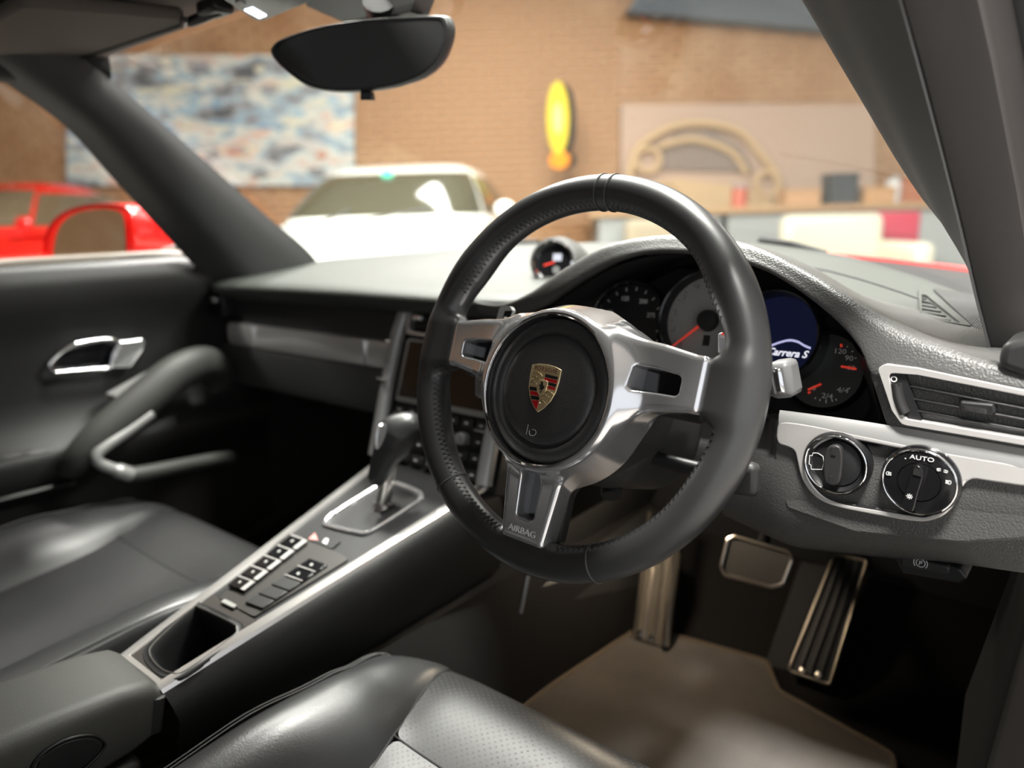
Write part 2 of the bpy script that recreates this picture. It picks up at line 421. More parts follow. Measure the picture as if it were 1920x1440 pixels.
for k in range(84):
    rw = k % 6; px, py = rnd.uniform(150, 640), 125+rw*38+rnd.uniform(-14, 14); ci = rnd.randrange(4)
    w_, h_ = rnd.uniform(9, 34), rnd.uniform(5, 13)
    n_ = rnd.randint(5, 8); ph = rnd.uniform(0, 6)
    pts = [RMpx(px+w_*rnd.uniform(.65, 1)*cos(ph-2*pi*i/n_), min(342, max(108, py+h_*rnd.uniform(.65, 1)*sin(ph-2*pi*i/n_))), WALLV-.104-.0002*k) for i in range(n_)]
    flat('painted_shape', pts, mat('paint_%d_%d' % (rw, ci), PAL[rw][ci], .6), t)
def sign(name, label, cx, cy, rx, ry, face, core, v):
    t = thing(name, label, 'sign', RMpx(cx, cy, v))
    n = (-RH*.5-FH*.87).normalized()
    ux = Vector((0, 0, 1)).cross(n).normalized()
    c0 = RMpx(cx, cy, v); s = v/FPX
    K = 36; ring = [c0-ux*(rx*s*1.08*cos(2*pi*k/K))+Vector((0, 0, ry*s*sin(2*pi*k/K))) for k in range(K)]
    prism('light_box', ring, n*-.16, mat('sign_case', (.02, .02, .022), .5), t)
    flat('face', [p+n*.003 for p in ring], mat(name+'_face', face, .4, emit=(face, .05)), t)
    if core: flat('emblem', [c0+(p-c0)*.42+n*.006 for p in ring], mat(name+'_core', core, .4, emit=(core, .05)), t)
sign('oval_sign', 'yellow oval light-box sign projecting from the brick wall', 1046, 222, 20, 62, (.72, .56, .03), (.78, .70, .25), 7.9)
sign('round_sign', 'small round orange light-box sign below the yellow oval sign', 1049, 300, 19, 15, (.90, .30, .01), None, 7.9)
# brown relief of a car on a grey panel
t, q = panel('car_artwork', 'tan cut-out car artwork on a pale panel right of the signs', 'picture', 1165, 195, 1640, 440, None)
flat('print', q, mat('art_panel', (.46, .33, .25), .8), t)
def strokes(pts, wd, nm='stroke'):
    P = catmull([RMpx(x, y, WALLV-.17) for x, y in pts], 6); tube(nm, P, wd, mat('tan_wood', (.52, .37, .21), .7), t, 6)
strokes([(1180, 330), (1195, 280), (1225, 255), (1270, 235), (1330, 232), (1390, 250), (1430, 295), (1455, 330), (1460, 380), (1440, 420)], .042)
strokes([(1180, 330), (1190, 380), (1240, 400), (1330, 405), (1440, 420)], .045)
prism('window_panel', [RMpx(x, y, WALLV-.14) for x, y in ((1228, 290), (1270, 252), (1340, 248), (1390, 275), (1415, 322), (1235, 318))], FH*.02, mat('art_dark', (.22, .17, .14), .8), t)
strokes([(1235, 275), (1300, 262), (1370, 285), (1400, 325)], .035)
for cx, cy, r in ((1215, 300, 22), (1440, 345, 22), (1250, 370, 26), (1395, 385, 24)):
    tube('roundel', [RMpx(cx+r*cos(a*pi/9), cy+r*sin(a*pi/9), WALLV-.16) for a in range(18)], .035, mat('tan_wood', (0, 0, 0)), t, 6, True)
prism('lower_body', [RMpx(x, y, WALLV-.16) for x, y in ((1195, 355), (1270, 335), (1360, 345), (1450, 370), (1440, 425), (1200, 415))], FH*.05, mat('tan_wood', (0, 0, 0)), t)
# steel lintel beam high on the wall
o = prism('trim_1', [RMpx(x, y, WALLV-.25) for x, y in ((1175, 22), (1215, -40), (2100, -40), (2100, 95), (1540, 55))], FH*.25, mat('beam_paint', (.10, .12, .14), .6)); o['kind'] = 'structure'
# workbench, boxes and door post along the wall on the right
t = thing('workbench', 'long pale workbench with timber top against the brick wall', 'bench', RM(3.6, 7.7, 0))
tw = mat('bench_timber', (.42, .26, .13), .6)
box('top', RM(3.4, 7.8, .93), (5.2, .7, .06), tw, t, .01, frame=(RH, FH, Vector((0, 0, 1))))
for k in range(4): box('cupboard', RM(1.5+k*1.27, 7.82, .45), (1.2, .62, .9), mat('bench_grey', (.38, .40, .39), .6), t, .01, frame=(RH, FH, Vector((0, 0, 1))))
for i, (px, w_, h_, c, lab) in enumerate(((1385, .16, .22, (.5, .13, .08), 'small red tin on the workbench by the car artwork'), (1495, .34, .16, (.48, .28, .14), 'low brown carton on the workbench, left of the black case'),
      (1570, .26, .30, (.03, .035, .04), 'black case standing on the workbench'), (1634, .30, .16, (.48, .27, .12), 'wide brown carton on the workbench, right of the black case'),
      (1672, .16, .26, (.62, .62, .60), 'white jar standing on the workbench'), (1708, .34, .24, (.36, .12, .05), 'dark rust box at the right end of the workbench'))):
    p = RMpx(px, 410, 7.7); u = (p-CAM).dot(RH)
    th_ = thing(('tin', 'carton', 'case', 'carton', 'jar', 'storage_box')[i], lab, ('tin', 'box', 'case', 'box', 'jar', 'box')[i], RM(u, 7.7, .96))
    mm = mat('goods_%d' % i, c, .5)
    if i in (0, 4):
        revolve('body', [(0, 0), (w_/2, 0), (w_/2, h_*.8), (w_*.38, h_*.86)], RM(u, 7.7, .961), (0, 0, 1), mm, th_, 20, up=(0, 1, 0))
        revolve('lid', [(w_*.42, h_*.86), (w_*.42, h_), (0, h_)], RM(u, 7.7, .961), (0, 0, 1), M['greytrim'], th_, 20, up=(0, 1, 0))
    else:
        box('body', RM(u, 7.7, .961+h_*.42), (w_, .28, h_*.84), mm, th_, .008, frame=(RH, FH, Vector((0, 0, 1))))
        box('lid', RM(u, 7.7, .961+h_*.92), (w_*1.03, .29, h_*.15), mm, th_, .006, frame=(RH, FH, Vector((0, 0, 1))))
o = prism('trim_2', [RMpx(x, y, WALLV-.12) for x, y in ((1768, 300), (1835, 300), (1835, 900), (1768, 900))], FH*.11, mat('door_timber', (.60, .46, .28), .6)); o['kind'] = 'structure'
t = thing('tool_cabinet', 'crimson tool cabinet beside the cream sofa in front of the workbench', 'cabinet', RM(3.55, 6.9, 0))
u = (RMpx(1655, 420, 6.9)-CAM).dot(RH)
box('body', RM(u, 6.95, .45), (.5, .45, .86), mat('crimson_paint', (.50, .03, .07), .4), t, .015, frame=(RH, FH, Vector((0, 0, 1))))
for k in range(4): box('drawer', RM(u, 6.72, .15+k*.2), (.44, .03, .17), mat('crimson_paint', (0, 0, 0)), t, .006, frame=(RH, FH, Vector((0, 0, 1))))
def sofa(label, px, c, v):
    u = (RMpx(px, 450, v)-CAM).dot(RH); fr = (RH, FH, Vector((0, 0, 1))); m_ = mat('sofa_'+label[:5], c, .85)
    t = thing('sofa', label, 'sofa', RM(u, v, 0))
    box('seat', RM(u, v, .34), (.8, .8, .3), m_, t, .06, frame=fr)
    box('backrest', RM(u, v+.35, .55), (.86, .2, .66), m_, t, .07, frame=fr)
    for s in (-1, 1): box('arm', RM(u+s*.44, v, .42), (.16, .8, .46), m_, t, .06, frame=fr)
    for s in (-1, 1):
        for q in (-1, 1): box('foot', RM(u+s*.4, v+q*.3, .09), (.06, .06, .19), M['black'], t, frame=fr)
sofa('cream armchair standing left of the crimson tool cabinet', 1590, (.60, .57, .45), 6.2)
sofa('beige armchair standing left of the cream armchair', 1270, (.42, .36, .26), 6.95)

# classic coupes in the room
def coupe(label, paint, loc, rot, glassc=None):
    t = thing('classic_coupe', label, 'car', (loc[0], loc[1], 0)); c_, s_ = cos(rot), sin(rot)
    def W_(x, y, z): return Vector((loc[0]+x*c_-y*s_, loc[1]+x*s_+y*c_, z))
    st = [(2.12, .40, .50, .34), (2.02, .60, .60, .28), (1.75, .74, .73, .24), (1.3, .80, .82, .2), (.8, .815, .90, .2), (0, .82, .945, .2), (-.9, .825, .95, .2), (-1.5, .80, .86, .22), (-1.95, .70, .68, .30), (-2.12, .5, .52, .36)]
    rings = []
    for (y, hw, zt, zb) in st:
        r_ = []
        for k in range(28):
            a = 2*pi*k/28; ca, sa = cos(a), sin(a)
            x = hw*math.copysign(abs(ca)**.55, ca); z = (zt+zb)/2+(zt-zb)/2*math.copysign(abs(sa)**.6, sa)
            if sa > .3 and .2 < abs(ca) < .9 and y > .7: z += .055*sin((abs(ca)-.2)/.7*pi)
            r_.append(W_(x, y, z))
        rings.append(r_)
    loft('body', rings, paint, t, sharp=80)
    # greenhouse: footprint rings
    lv = [(.90, .92, -1.75, .70), (1.0, .76, -1.55, .665), (1.1, .57, -1.32, .62), (1.2, .36, -1.05, .565), (1.27, .15, -.82, .51), (1.31, -.05, -.6, .42), (1.325, -.2, -.45, .25)]
    def gp(z, a, off=0.):
        zs = [l[0] for l in lv]; yf = np.interp(z, zs, [l[1] for l in lv]); yr = np.interp(z, zs, [l[2] for l in lv]); hw = np.interp(z, zs, [l[3] for l in lv])
        yc, hy = (yf+yr)/2, (yf-yr)/2+off; ca, sa = cos(a), sin(a); hw += off
        return W_(hw*math.copysign(abs(ca)**.5, ca), yc+hy*math.copysign(abs(sa)**.5, sa), z)
    loft('roof', [[gp(l[0], 2*pi*k/40) for k in range(40)] for l in lv], paint, t, sharp=80)
    gl = glassc or M['carglass']
    def pane(nm, z0, z1, a0, a1, off=.006, m_=None):
        grid(nm, [[gp(z0+(z1-z0)*i/6, a0+(a1-a0)*j/16, off) for j in range(17)] for i in range(7)], m_ or gl, t)
    pane('windscreen', .965, 1.245, pi/2-1.12, pi/2+1.12)
    pane('side_window', .965, 1.22, -.85, .40); pane('side_window', .965, 1.22, pi-.40, pi+.85); pane('rear_window', 1.0, 1.24, -pi/2-.5, -pi/2+.5)
    for s in (-1, 1):
        revolve('headlight', [(0, .03), (.07, .02), (.095, 0), (.10, -.05)], W_(s*.60, 2.0, .66), W_(0, 1, .25)-W_(0, 0, 0), M['chrome'], t, 24)
        o = thing_part_mirror(t, W_, s, paint)
        for y in (1.35, -.95):
            revolve('wheel', [(0, .02), (.16, .03), (.2, .0), (.22, .02), (.31, .01), (.315, -.18), (.1, -.18)], W_(s*.80, y, .315), W_(s, 0, 0)-W_(0, 0, 0), M['tyre'], t, 28)
            revolve('hubcap', [(0, .035), (.15, .03), (.2, .005)], W_(s*.80, y, .315), W_(s, 0, 0)-W_(0, 0, 0), M['chrome'], t, 24)
        tube('wiper', [W_(s*.1+.15, .93, .93), W_(s*.25-.15, .80, 1.0)], .008, M['black'], t, 6)
    box('bumper', W_(0, 2.14, .42), (1.25, .10, .12), paint, t, .03, frame=(W_(1, 0, 0)-W_(0, 0, 0), W_(0, 1, 0)-W_(0, 0, 0), Vector((0, 0, 1))))
    return t, gp, W_
def thing_part_mirror(t, W_, s, paint):
    c = W_(s*.83, .70, .99)
    return revolve('door_mirror', [(0, -.03), (.03, -.026), (.045, 0), (.042, .02), (0, .02)], c, W_(0, -1, 0)-W_(0, 0, 0), paint, t, 20, sx=1.3)
p = RMpx(735, 420, 5.0)
t, gp, W_ = coupe('white classic coupe parked nose towards the windscreen', M['whitepaint'], (p.x+FH.x*.45, p.y+FH.y*.45), YAW+pi+radians(-7), mat('white_car_glass', (.05, .048, .03), .08, spec=.8))
revolve('mirror_tag', [(0, .01), (.035, .008), (.04, 0)], gp(1.225, pi/2, .012), W_(0, 1, 0)-W_(0, 0, 0), mat('green_tag_glow', (.05, .55, .35), .4, emit=((.05, .6, .4), .3)), t, 16)  # slight glow added to the tag's green
for s in (-1, 1): box('headrest', W_(s*.34, .25, 1.0), (.26, .1, .28), M['black'], t, .04, frame=(W_(1, 0, 0)-W_(0, 0, 0), W_(0, 1, 0)-W_(0, 0, 0), Vector((0, 0, 1))))
p = RMpx(-25, 440, 6.1)
t, gp, W_ = coupe('red classic coupe seen behind the red door mirror', M['red'], (p.x, p.y), YAW+pi+radians(-4), mat('red_car_glass', (.10, .075, .045), .12))
grid('windscreen_sticker', [[gp(1.19-.08*i, pi/2-.75+.35*j, .012) for j in (0, .5, 1)] for i in (0, 1)], M['white'], t)
# lit ceiling panels
def ceil_light(label, x, y, z, sx, sy, s, col=(1, .97, .92)):
    t = thing('ceiling_light', label, 'light', (x, y, z), group='hanging ceiling light panels')
    box('housing', (x, y, z+.05), (sx+.06, sy+.06, .08), M['greytrim'], t, .01)
    box('rod', (x, y, (z+CEIL)/2+.05), (.03, .03, CEIL-z-.1), M['greytrim'], t)
    flat('diffuser', [Vector((x-sx/2, y-sy/2, z)), Vector((x-sx/2, y+sy/2, z)), Vector((x+sx/2, y+sy/2, z)), Vector((x+sx/2, y-sy/2, z))], mat('light_diffuser_%g' % s, (.9, .9, .9), .5, emit=(col, s)), t)
for (x, y, sx, sy, s, wh) in ((.40, .62, .5, .5, 215, 'above the windscreen'), (-.05, 2.2, .8, .6, 30, 'above the bonnet'), (-.85, 1.45, .6, .6, 190, 'above the passenger wing'), (-2.4, 2.0, .5, 1.6, 60, 'left of the car'), (2.3, 2.0, .5, 1.6, 90, 'right of the bonnet'),
        (-3.3, 4.3, 2.0, .5, 26, 'over the white coupe'), (1.0, 5.8, 2.0, .5, 19, 'in front of the brick wall signs'), (1.25, -1.15, .6, .6, 240, 'beside the open driver door'), (-2.4, -1.6, .5, 1.6, 30, 'behind the passenger side')):
    ceil_light('white ceiling light panel hanging '+wh, x, y, 3.6, sx, sy, s)

# ================================================================== THE CAR: SHELL
def interp(x, tab): return float(np.interp(x, [t[0] for t in tab], [t[1] for t in tab]))
ZR = [(-.70, .850), (-.6, .862), (-.3, .883), (0, .890), (.3, .890), (.45, .874), (.55, .852), (.65, .825), (.72, .80)]
ZF = [(-.70, .832), (-.2, .836), (0, .835), (.3, .838), (.5, .828), (.6, .815), (.72, .795)]
def yrear(x): return .655-.19*(abs(x)/.62)**2.2
def ylip(x): return interp(x, [(-.70, .235), (-.6, .215), (.1, .215), (.3, .20), (.72, .17)])
def ztop(x, y):
    a, b = ylip(x), yrear(x); t = max(0, min(1, (y-a)/(b-a)))
    t = t**interp(x, [(-.7, 1.), (-.3, 1.2), (0, 1.7), (.3, 1.4), (.5, 1.), (.72, 1.)]); return interp(x, ZF)*(1-t)+interp(x, ZR)*t
# windscreen pane
def wsx(t): return .60-.11*t
def wspt(s, t):                              # s -1..1 across, t 0 bottom .. 1 top
    x = s*(.635-.11*t)
    y = (.735-.245*abs(s)**2.2)*(1-t)+(.075-.07*abs(s)**2)*t+.02*sin(pi*t)
    z = (.862-.05*abs(s)**3)*(1-t)+(1.215-.03*abs(s)**2)*t+.018*sin(pi*t)
    return Vector((x, y, z))
o = grid('windshield', [[wspt(-1+2*i/24, -.04+1.04*j/14) for i in range(25)] for j in range(15)], M['glass'])
tag(o, 'curved clear windscreen above the dashboard', 'windshield')
# red front lid and wings
def lid(s, t):
    x = s*.74; y = 1.02-.12*abs(s)**2+t*1.0
    z = .866-.058*abs(s)**1.7-t*.17*(.5+.5*t)+.012*max(0, 1-((abs(s)-.80)/.22)**2)*t-.10*max(0, abs(s)-.92)/.08
    return Vector((x, y, z))
o = grid('cowl_panel', [[(wspt(-1+2*i/20, -.03)+Vector((0, .02, -.012))).lerp(lid((-1+2*i/20)*.9, 0)+Vector((0, .01, -.006)), j/3) for i in range(21)] for j in range(4)], M['blackdull']); solid(o, .01)
tag(o, 'black cowl strip at the foot of the windscreen', 'trim')
o = grid('front_lid', [[lid(-1+2*i/40, j/14) for i in range(41)] for j in range(15)], mat('lid_red', (.60, .010, .008), .45, spec=.3)); solid(o, .012)
tag(o, 'glossy red front lid and wings beyond the windscreen', 'car bonnet')
for px in ((880, 462, 1010, 458), (1425, 452, 1545, 480)):
    t = thing('wiper', 'black wiper arm lying at the windscreen foot, %s' % ('left of the steering wheel rim' if px[0] < 1000 else 'right of the instrument hood'), 'wiper', PX(px[0], px[1], 1, .75))
    a, b = PX(px[0], px[1], 1, .77), PX(px[2], px[3], 1, .76)
    tube('arm', [a, (a+b)/2+Vector((0, 0, .006)), b], [.008, .007, .010], M['blackdull'], t, 8)
    tube('blade', [a+Vector((0, -.02, -.006)), b+Vector((0, -.02, -.006))], .006, M['blackdull'], t, 6)

# A pillars, mirrored left/right
def pillar(sg, label, kb=.035):
    Wd = [(-.495, -.10, 1.235), (-.52, .0, 1.185), (-.535, .1, 1.112), (-.55, .194, 1.041), (-.57, .303, .958), (-.595, .42, .876), (-.63, .50, .79)]
    if sg > 0: Wd = [(-.475, -.10, 1.235), (-.50, 0, 1.185), (-.523, .11, 1.112), (-.552, .194, 1.041), (-.590, .303, .955), (-.645, .43, .872), (-.685, .53, .775)]
    Dr = [(-.585, -.19, 1.215), (-.60, -.085, 1.150), (-.615, -.015, 1.10), (-.63, .05, 1.025), (-.645, .128, .936), (-.655, .19, .865), (-.67, .28, .77)]
    rows = []
    for a, b in zip(Wd, Dr):
        a, b = Vector(a), Vector(b); mid = (a+b)/2+Vector((kb, -.03*kb/.035, -.012)); out = (a+b)/2+Vector((-.04, .05, .03))
        rows.append([a, a*.7+mid*.3+Vector((.006, -.004, 0)), mid*.75+a*.25, mid*.75+b*.25, b*.8+mid*.2, b, out])
    rows = [[Vector((-sg*p.x, p.y, p.z)) for p in r] for r in rows]
    R2 = list(zip(*[catmull(list(c), 5) for c in zip(*rows)]))
    R3 = [catmull(list(r[:6]), 4)+[r[6]] for r in R2]
    o = loft('windscreen_pillar', R3, M['pillar']); tag(o, label, 'car pillar'); return o
def jamb():
    Dr = [(.585, -.19, 1.215), (.60, -.085, 1.150), (.615, -.015, 1.10), (.63, .05, 1.025), (.645, .128, .936), (.655, .19, .865), (.67, .28, .77)]
    rows = [[Vector(p)+Vector((-.002, .012, .0)), Vector(p)+Vector((.028, .050, .012)), Vector(p)+Vector((.030, .062, .016)), Vector(p)+Vector((.075, .16, .05)), Vector(p)+Vector((.09, .25, .06))] for p in Dr]
    o = grid('pillar_jamb', rows, mat('jamb_brown', (.020, .017, .016), .7), sharp=30); solid(o, .006, 1); tag(o, 'dark brown door jamb outside the driver windscreen pillar', 'door jamb')
    tube('door_seal', [Vector(p)+Vector((.045, .09, .03)) for p in Dr], .010, M['blackdull'], o, seg=10)
jamb()
pillar(-1, 'grey trimmed windscreen pillar on the passenger side'); pillar(1, 'grey trimmed windscreen pillar at the driver side, nearest the camera', .004)
# roof lining, visor, overhead console
rows = []
for j in range(9):
    y = .075-j*.16
    rows.append([Vector((s*.56, y-.07*abs(s)**2*(1 if j == 0 else .6), 1.222+.035*(1-(s)**2)*min(1, j/2)-.03*abs(s)**3)) for s in [-1+i/8 for i in range(17)]])
o = grid('headliner', rows, M['liner']); solid(o, .03, 1); tag(o, 'dark cloth roof lining above the windscreen header', 'roof lining')
for sg, lab in ((-1, 'dark roof rail over the passenger window'), (1, 'dark roof rail over the open driver doorway')):
    P = [Vector((sg*.55, .03, 1.205)), Vector((sg*.585, -.12, 1.20)), Vector((sg*.60, -.4, 1.215)), Vector((sg*.60, -.9, 1.21)), Vector((sg*.58, -1.2, 1.18))]
    o = tube('roof_rail', catmull(P, 6), .042, M['blackdull'], seg=12); tag(o, lab, 'roof rail')
t = thing('sun_visor', 'folded sun visor with clip over the passenger side', 'sun visor', (-.33, -.05, 1.19))
vp_ = [(-.545, -.20), (-.54, -.035), (-.50, -.008), (-.25, .005), (-.215, -.01), (-.205, -.20)]
o = prism('flap', rounded([Vector((x, y, 1.196+(y+.03)*.10)) for x, y in vp_], .02), (0, 0, .016), M['liner'], t, .006, 3)
tube('edge_piping', [Vector((x, y, 1.196+(y+.03)*.10)) for x, y in vp_[1:5]], .004, M['dark'], t, 8)
tube('pivot_rod', [Vector((-.23, .005, 1.20)), Vector((-.17, .012, 1.204))], .007, M['black'], t, 10)
box('clip', (-.175, .01, 1.208), (.045, .03, .018), M['black'], t, .005)
t = thing('overhead_console', 'dark overhead console with lit reading lamp above the mirror', 'console', (-.06, .02, 1.2))
ocp = [(390, -30), (420, 0), (478, 38), (492, 40), (582, 3), (640, -30)]
o = prism('housing', rounded([PX(x, y, 2, 1.19) for x, y in ocp], .008), (0, 0, .03), M['dark'], t, .006, 3)
prism('reading_lamp', [PX(x, y, 2, 1.1885) for x, y in ((458, 20), (474, 15), (500, 30), (486, 35))], (0, 0, .003), mat('lamp_lens', (.9, .9, .9), .4, emit=((.9, .95, 1), 2.0)), t)
prism('button', [PX(x, y, 2, 1.1885) for x, y in ((440, 5), (452, 1), (462, 9), (450, 14))], (0, 0, .003), M['etch'], t, .001)

# rear-view mirror
MC = Vector((0, .105, 1.140)); MN = Vector((.42, -.90, -.10)).normalized()
t = thing('rear_view_mirror', 'black framed rear-view mirror hanging from the windscreen', 'mirror', MC)
mo = [(508, 97), (514, 83), (535, 70), (600, 50), (690, 36), (780, 30), (828, 29), (842, 34), (848, 55), (842, 85), (825, 118), (792, 145), (740, 163), (680, 172), (620, 172), (580, 163), (545, 140), (518, 115)]
MP = catmull([PP(x, y, MC, MN) for x, y in mo], 4, True); mc = sum(MP, Vector())/len(MP)
def sc(P, k, d): return [mc+(p-mc)*k-MN*d for p in P]
loft('shell', [sc(MP, .965, -.004), sc(MP, 1, 0), sc(MP, 1.005, .010), sc(MP, .97, .022), sc(MP, .86, .033), sc(MP, .55, .040)], M['dark'], t)
loft('bezel', [sc(MP, .915, -.001), sc(MP, .93, -.006), sc(MP, .965, -.0055), sc(MP, .975, -.003)], M['black'], t, cap=False)
flat('mirror_glass', sc(MP, .92, -.0022), mat('painted_dark_mirror', (.10, .10, .095), .03, 1.0), t)  # dark reflection of the cabin put into the base colour
a, b = PP(675, 172, MC, MN), PP(694, 172, MC, MN); c, d = PP(697, 188, MC, MN), PP(675, 188, MC, MN)
prism('tab', [a, b, c, d], -MN*.012, M['black'], t, .001)
tube('stalk', [mc-MN*.035, mc-MN*.05+Vector((0, .02, .02)), Vector((.005, .125, 1.205))], [.018, .016, .022], M['black'], t, 14)
prism('foot_cover', rounded([PX(x, y, 1, .13) for x, y in ((560, -20), (575, 12), (640, 40), (700, 35), (770, 22), (786, -20))], .006), (0, .03, 0), M['dark'], t, .004)

# ------------------------------------------------------------------ passenger door
DX = -.665
t = thing('car_door', 'black passenger door panel with silver pull handle', 'car door', (-.68, -.2, .45))
prof = [(-.685, .882), (-.668, .884), (-.655, .872), (-.648, .845), (-.655, .80), (-.668, .775), (-.672, .74), (-.674, .66), (-.668, .60), (-.640, .572), (-.632, .555), (-.645, .52), (-.66, .50), (-.665, .42), (-.66, .34), (-.67, .28)]
ys = [-.9+1.22*i/30 for i in range(31)]
rows = []
for y in ys:
    k = max(0, (y-.16)/.16)
    rows.append([Vector((x-.01*k, y, z-(.02*k if z > .8 else 0))) for x, z in prof])
o = grid('panel', rows, M['vinyl'], t, sharp=50)
box('outer_skin', (-.735, -.29, .58), (.06, 1.22, .56), M['red'], t, .02)
tube('window_seal', [Vector((-.69, y, .886-.02*max(0, (y-.16)/.16))) for y in ys], .010, mat('seal_strip', (.30, .26, .22), .5), t, 8)
box('window_sill', (-.735, -.29, .872), (.085, 1.2, .016), mat('sill_metal', (.42, .38, .33), .35, .3), t, .006)
# side glass
gl = [Vector((-.70, -.9, .88)), Vector((-.70, .19, .88)), Vector((-.655, .03, 1.05)), Vector((-.61, -.12, 1.20)), Vector((-.60, -.9, 1.20))]
o = flat('side_window', gl, M['glass'], t)
tube('character_line', [Vector((-.670, y, .782+.012*max(0, y))) for y in ys[:27]], .004, M['dark'], t, 6)
tube('pocket_edge', catmull([PX(x, y, 0, -.645) for x, y in ((-60, 880), (0, 862), (60, 850), (100, 845))], 4), .006, M['dark'], t, 8)
tube('pocket_edge', catmull([PX(x, y, 0, -.645) for x, y in ((-60, 955), (0, 938), (80, 918), (140, 905))], 4), .005, M['dark'], t, 8)
# handle: chrome loop and lever cup
hp = [PX(x, y, 0, -.655) for x, y in ((95, 690), (92, 684), (100, 672), (120, 655), (150, 643), (195, 636), (216, 638), (222, 645), (213, 662), (205, 688), (180, 692), (130, 696), (103, 698))]
hl = tube('door_release_bezel', catmull(hp, 5, True), .0042, M['chrome'], t, 10, True)
hh = prism('door_release_cup', [PX(x, y, 0, -.672) for x, y in ((100, 690), (120, 660), (195, 640), (215, 650), (200, 690))], (-.004, 0, 0), M['gloss'], t)
hv = prism('door_release_lever', rounded([PX(x, y, 0, -.652) for x, y in ((222, 640), (268, 634), (273, 642), (268, 658), (245, 690), (203, 690), (215, 665))], .006), (-.012, 0, 0), M['polished'], t, .003, 3)
# diagonal pull + pocket rail
a0 = [PX(x, y, 0, xx) for x, y, xx in ((415, 715, -.625), (405, 690, -.61), (375, 683, -.600), (330, 700, -.595), (280, 740, -.592), (225, 785, -.592), (175, 828, -.595), (145, 860, -.605), (135, 878, -.63))]
P = catmull(a0, 6); n_ = len(P)
tube('pull_handle', P, [.034*(.75+.35*sin(pi*min(1, .15+i/n_))) for i in range(n_)], M['arm'], t, 16, up=(1, 0, 0), flat=(.95, .75))
prism('switch_plate', rounded([PX(x, y, 0, -.60) for x, y in ((214, 745), (225, 738), (345, 672), (385, 665), (395, 680), (330, 712), (240, 760))], .01), (-.04, 0, 0), M['greytrim'], t, .004, 3)
prism('window_switch', [PX(x, y, 0, -.5995) for x, y in ((308, 706), (322, 700), (324, 707), (311, 714))], (.003, 0, 0), M['gloss'], t)
prism('window_switch', [PX(x, y, 0, -.5995) for x, y in ((284, 720), (296, 714), (298, 719), (286, 726))], (.002, 0, 0), M['etch'], t)
tube('pull_trim', catmull([PX(x, y, 0, -.575) for x, y in ((285, 775), (240, 808), (200, 835), (182, 852), (186, 868), (215, 880), (246, 890))], 6), [.010]*31+[.013]*6, M['greytrim'], t, 12)
tube('pocket_rail', catmull([PX(x, y, 0, xx) for x, y, xx in ((240, 888, -.58), (260, 888, -.575), (330, 875, -.575), (400, 862, -.58), (434, 857, -.59))], 6), .014, M['arm'], t, 12)

# red door mirror outside the passenger window
c0 = PX(205, 438, 0, -.93)
t = thing('door_mirror', 'red door mirror with oval glass outside the passenger window', 'door mirror', c0)
n_ = Vector((.30, -.95, .02)).normalized(); ux, uy, nn = frame_of(n_)
def ell(k, d, sh=0., P=3.0):
    out = []
    for i in range(40):
        a = 2*pi*i/40; ca, sa = cos(a), sin(a)
        out.append(c0+ux*(.118*k*math.copysign(abs(ca)**(2/P), ca)+sh)+uy*(.070*k*math.copysign(abs(sa)**(2/P), sa))-nn*d)
    return out
def outl(pts, d, k=1.0):
    P = [PP(x, y, c0, nn) for x, y in pts]; c = sum(P, Vector())/len(P)
    return catmull([c+(p-c)*k-nn*d for p in P], 4, True)
po = [(84, 470), (95, 425), (120, 398), (165, 383), (215, 382), (248, 392), (258, 430), (256, 480), (240, 502), (130, 508), (95, 500)]
so = [(84, 470), (95, 425), (120, 398), (165, 380), (235, 378), (300, 395), (345, 428), (358, 465), (340, 500), (130, 510), (95, 500)]
loft('housing', [outl(po, .0), outl(po, -.006, .99), outl(po, .004, 1.01), outl(so, .05, .97), outl(so, .10, .85), outl(so, .13, .55)], M['red'], t, cap=True, sharp=70)
gi = [(107, 470), (116, 430), (138, 405), (170, 394), (210, 392), (236, 402), (241, 440), (240, 485), (225, 498), (130, 500), (110, 490)]
flat('mirror_glass', outl(gi, -.0085), mat('bright_mirror', (.80, .80, .80), .03, 1.0), t)
prism('foot', [PP(x, y, c0, nn)+nn*.0 for x, y in ((285, 490), (300, 464), (335, 455), (356, 465), (352, 494))], -nn*.06, M['silver'], t, .008, 3)

# rear of the cabin, behind the camera: closes the car so that light comes only through its windows
t = thing('rear_cabin', 'dark rear cabin trim and back seats behind the front seats', 'cabin trim', (0, -1.3, .3))
grid('bulkhead', [[Vector((x, -1.10-.25*k/4, .28+.62*k/4)) for x in (-.68, -.3, 0, .3, .68)] for k in range(5)], M['vinyl'], t)
grid('parcel_shelf', [[Vector((x, -1.35-.16*k, .90)) for x in (-.66, 0, .66)] for k in range(4)], M['vinyl'], t)
for sg in (-1, 1):
    grid('quarter_panel', [[Vector((sg*x, y, z)) for y in (-.92, -1.2, -1.5, -1.85)] for x, z in ((.70, .28), (.70, .6), (.68, .90))], M['vinyl'], t)
    grid('centre_pillar', [[Vector((sg*x, y, z)) for y in (-.86, -.98, -1.06)] for x, z in ((.69, .86), (.64, 1.05), (.58, 1.21))], M['liner'], t)
    grid('rear_pillar', [[Vector((sg*.69, -1.45, .88)), Vector((sg*.66, -1.85, .90))], [Vector((sg*.58, -1.25, 1.20)), Vector((sg*.52, -1.35, 1.20))]], M['liner'], t)
grid('rear_roof', [[Vector((x, -1.2, 1.255-.05*x*x)) for x in (-.58, 0, .58)], [Vector((x, -1.36, 1.22-.05*x*x)) for x in (-.56, 0, .56)]], M['liner'], t)

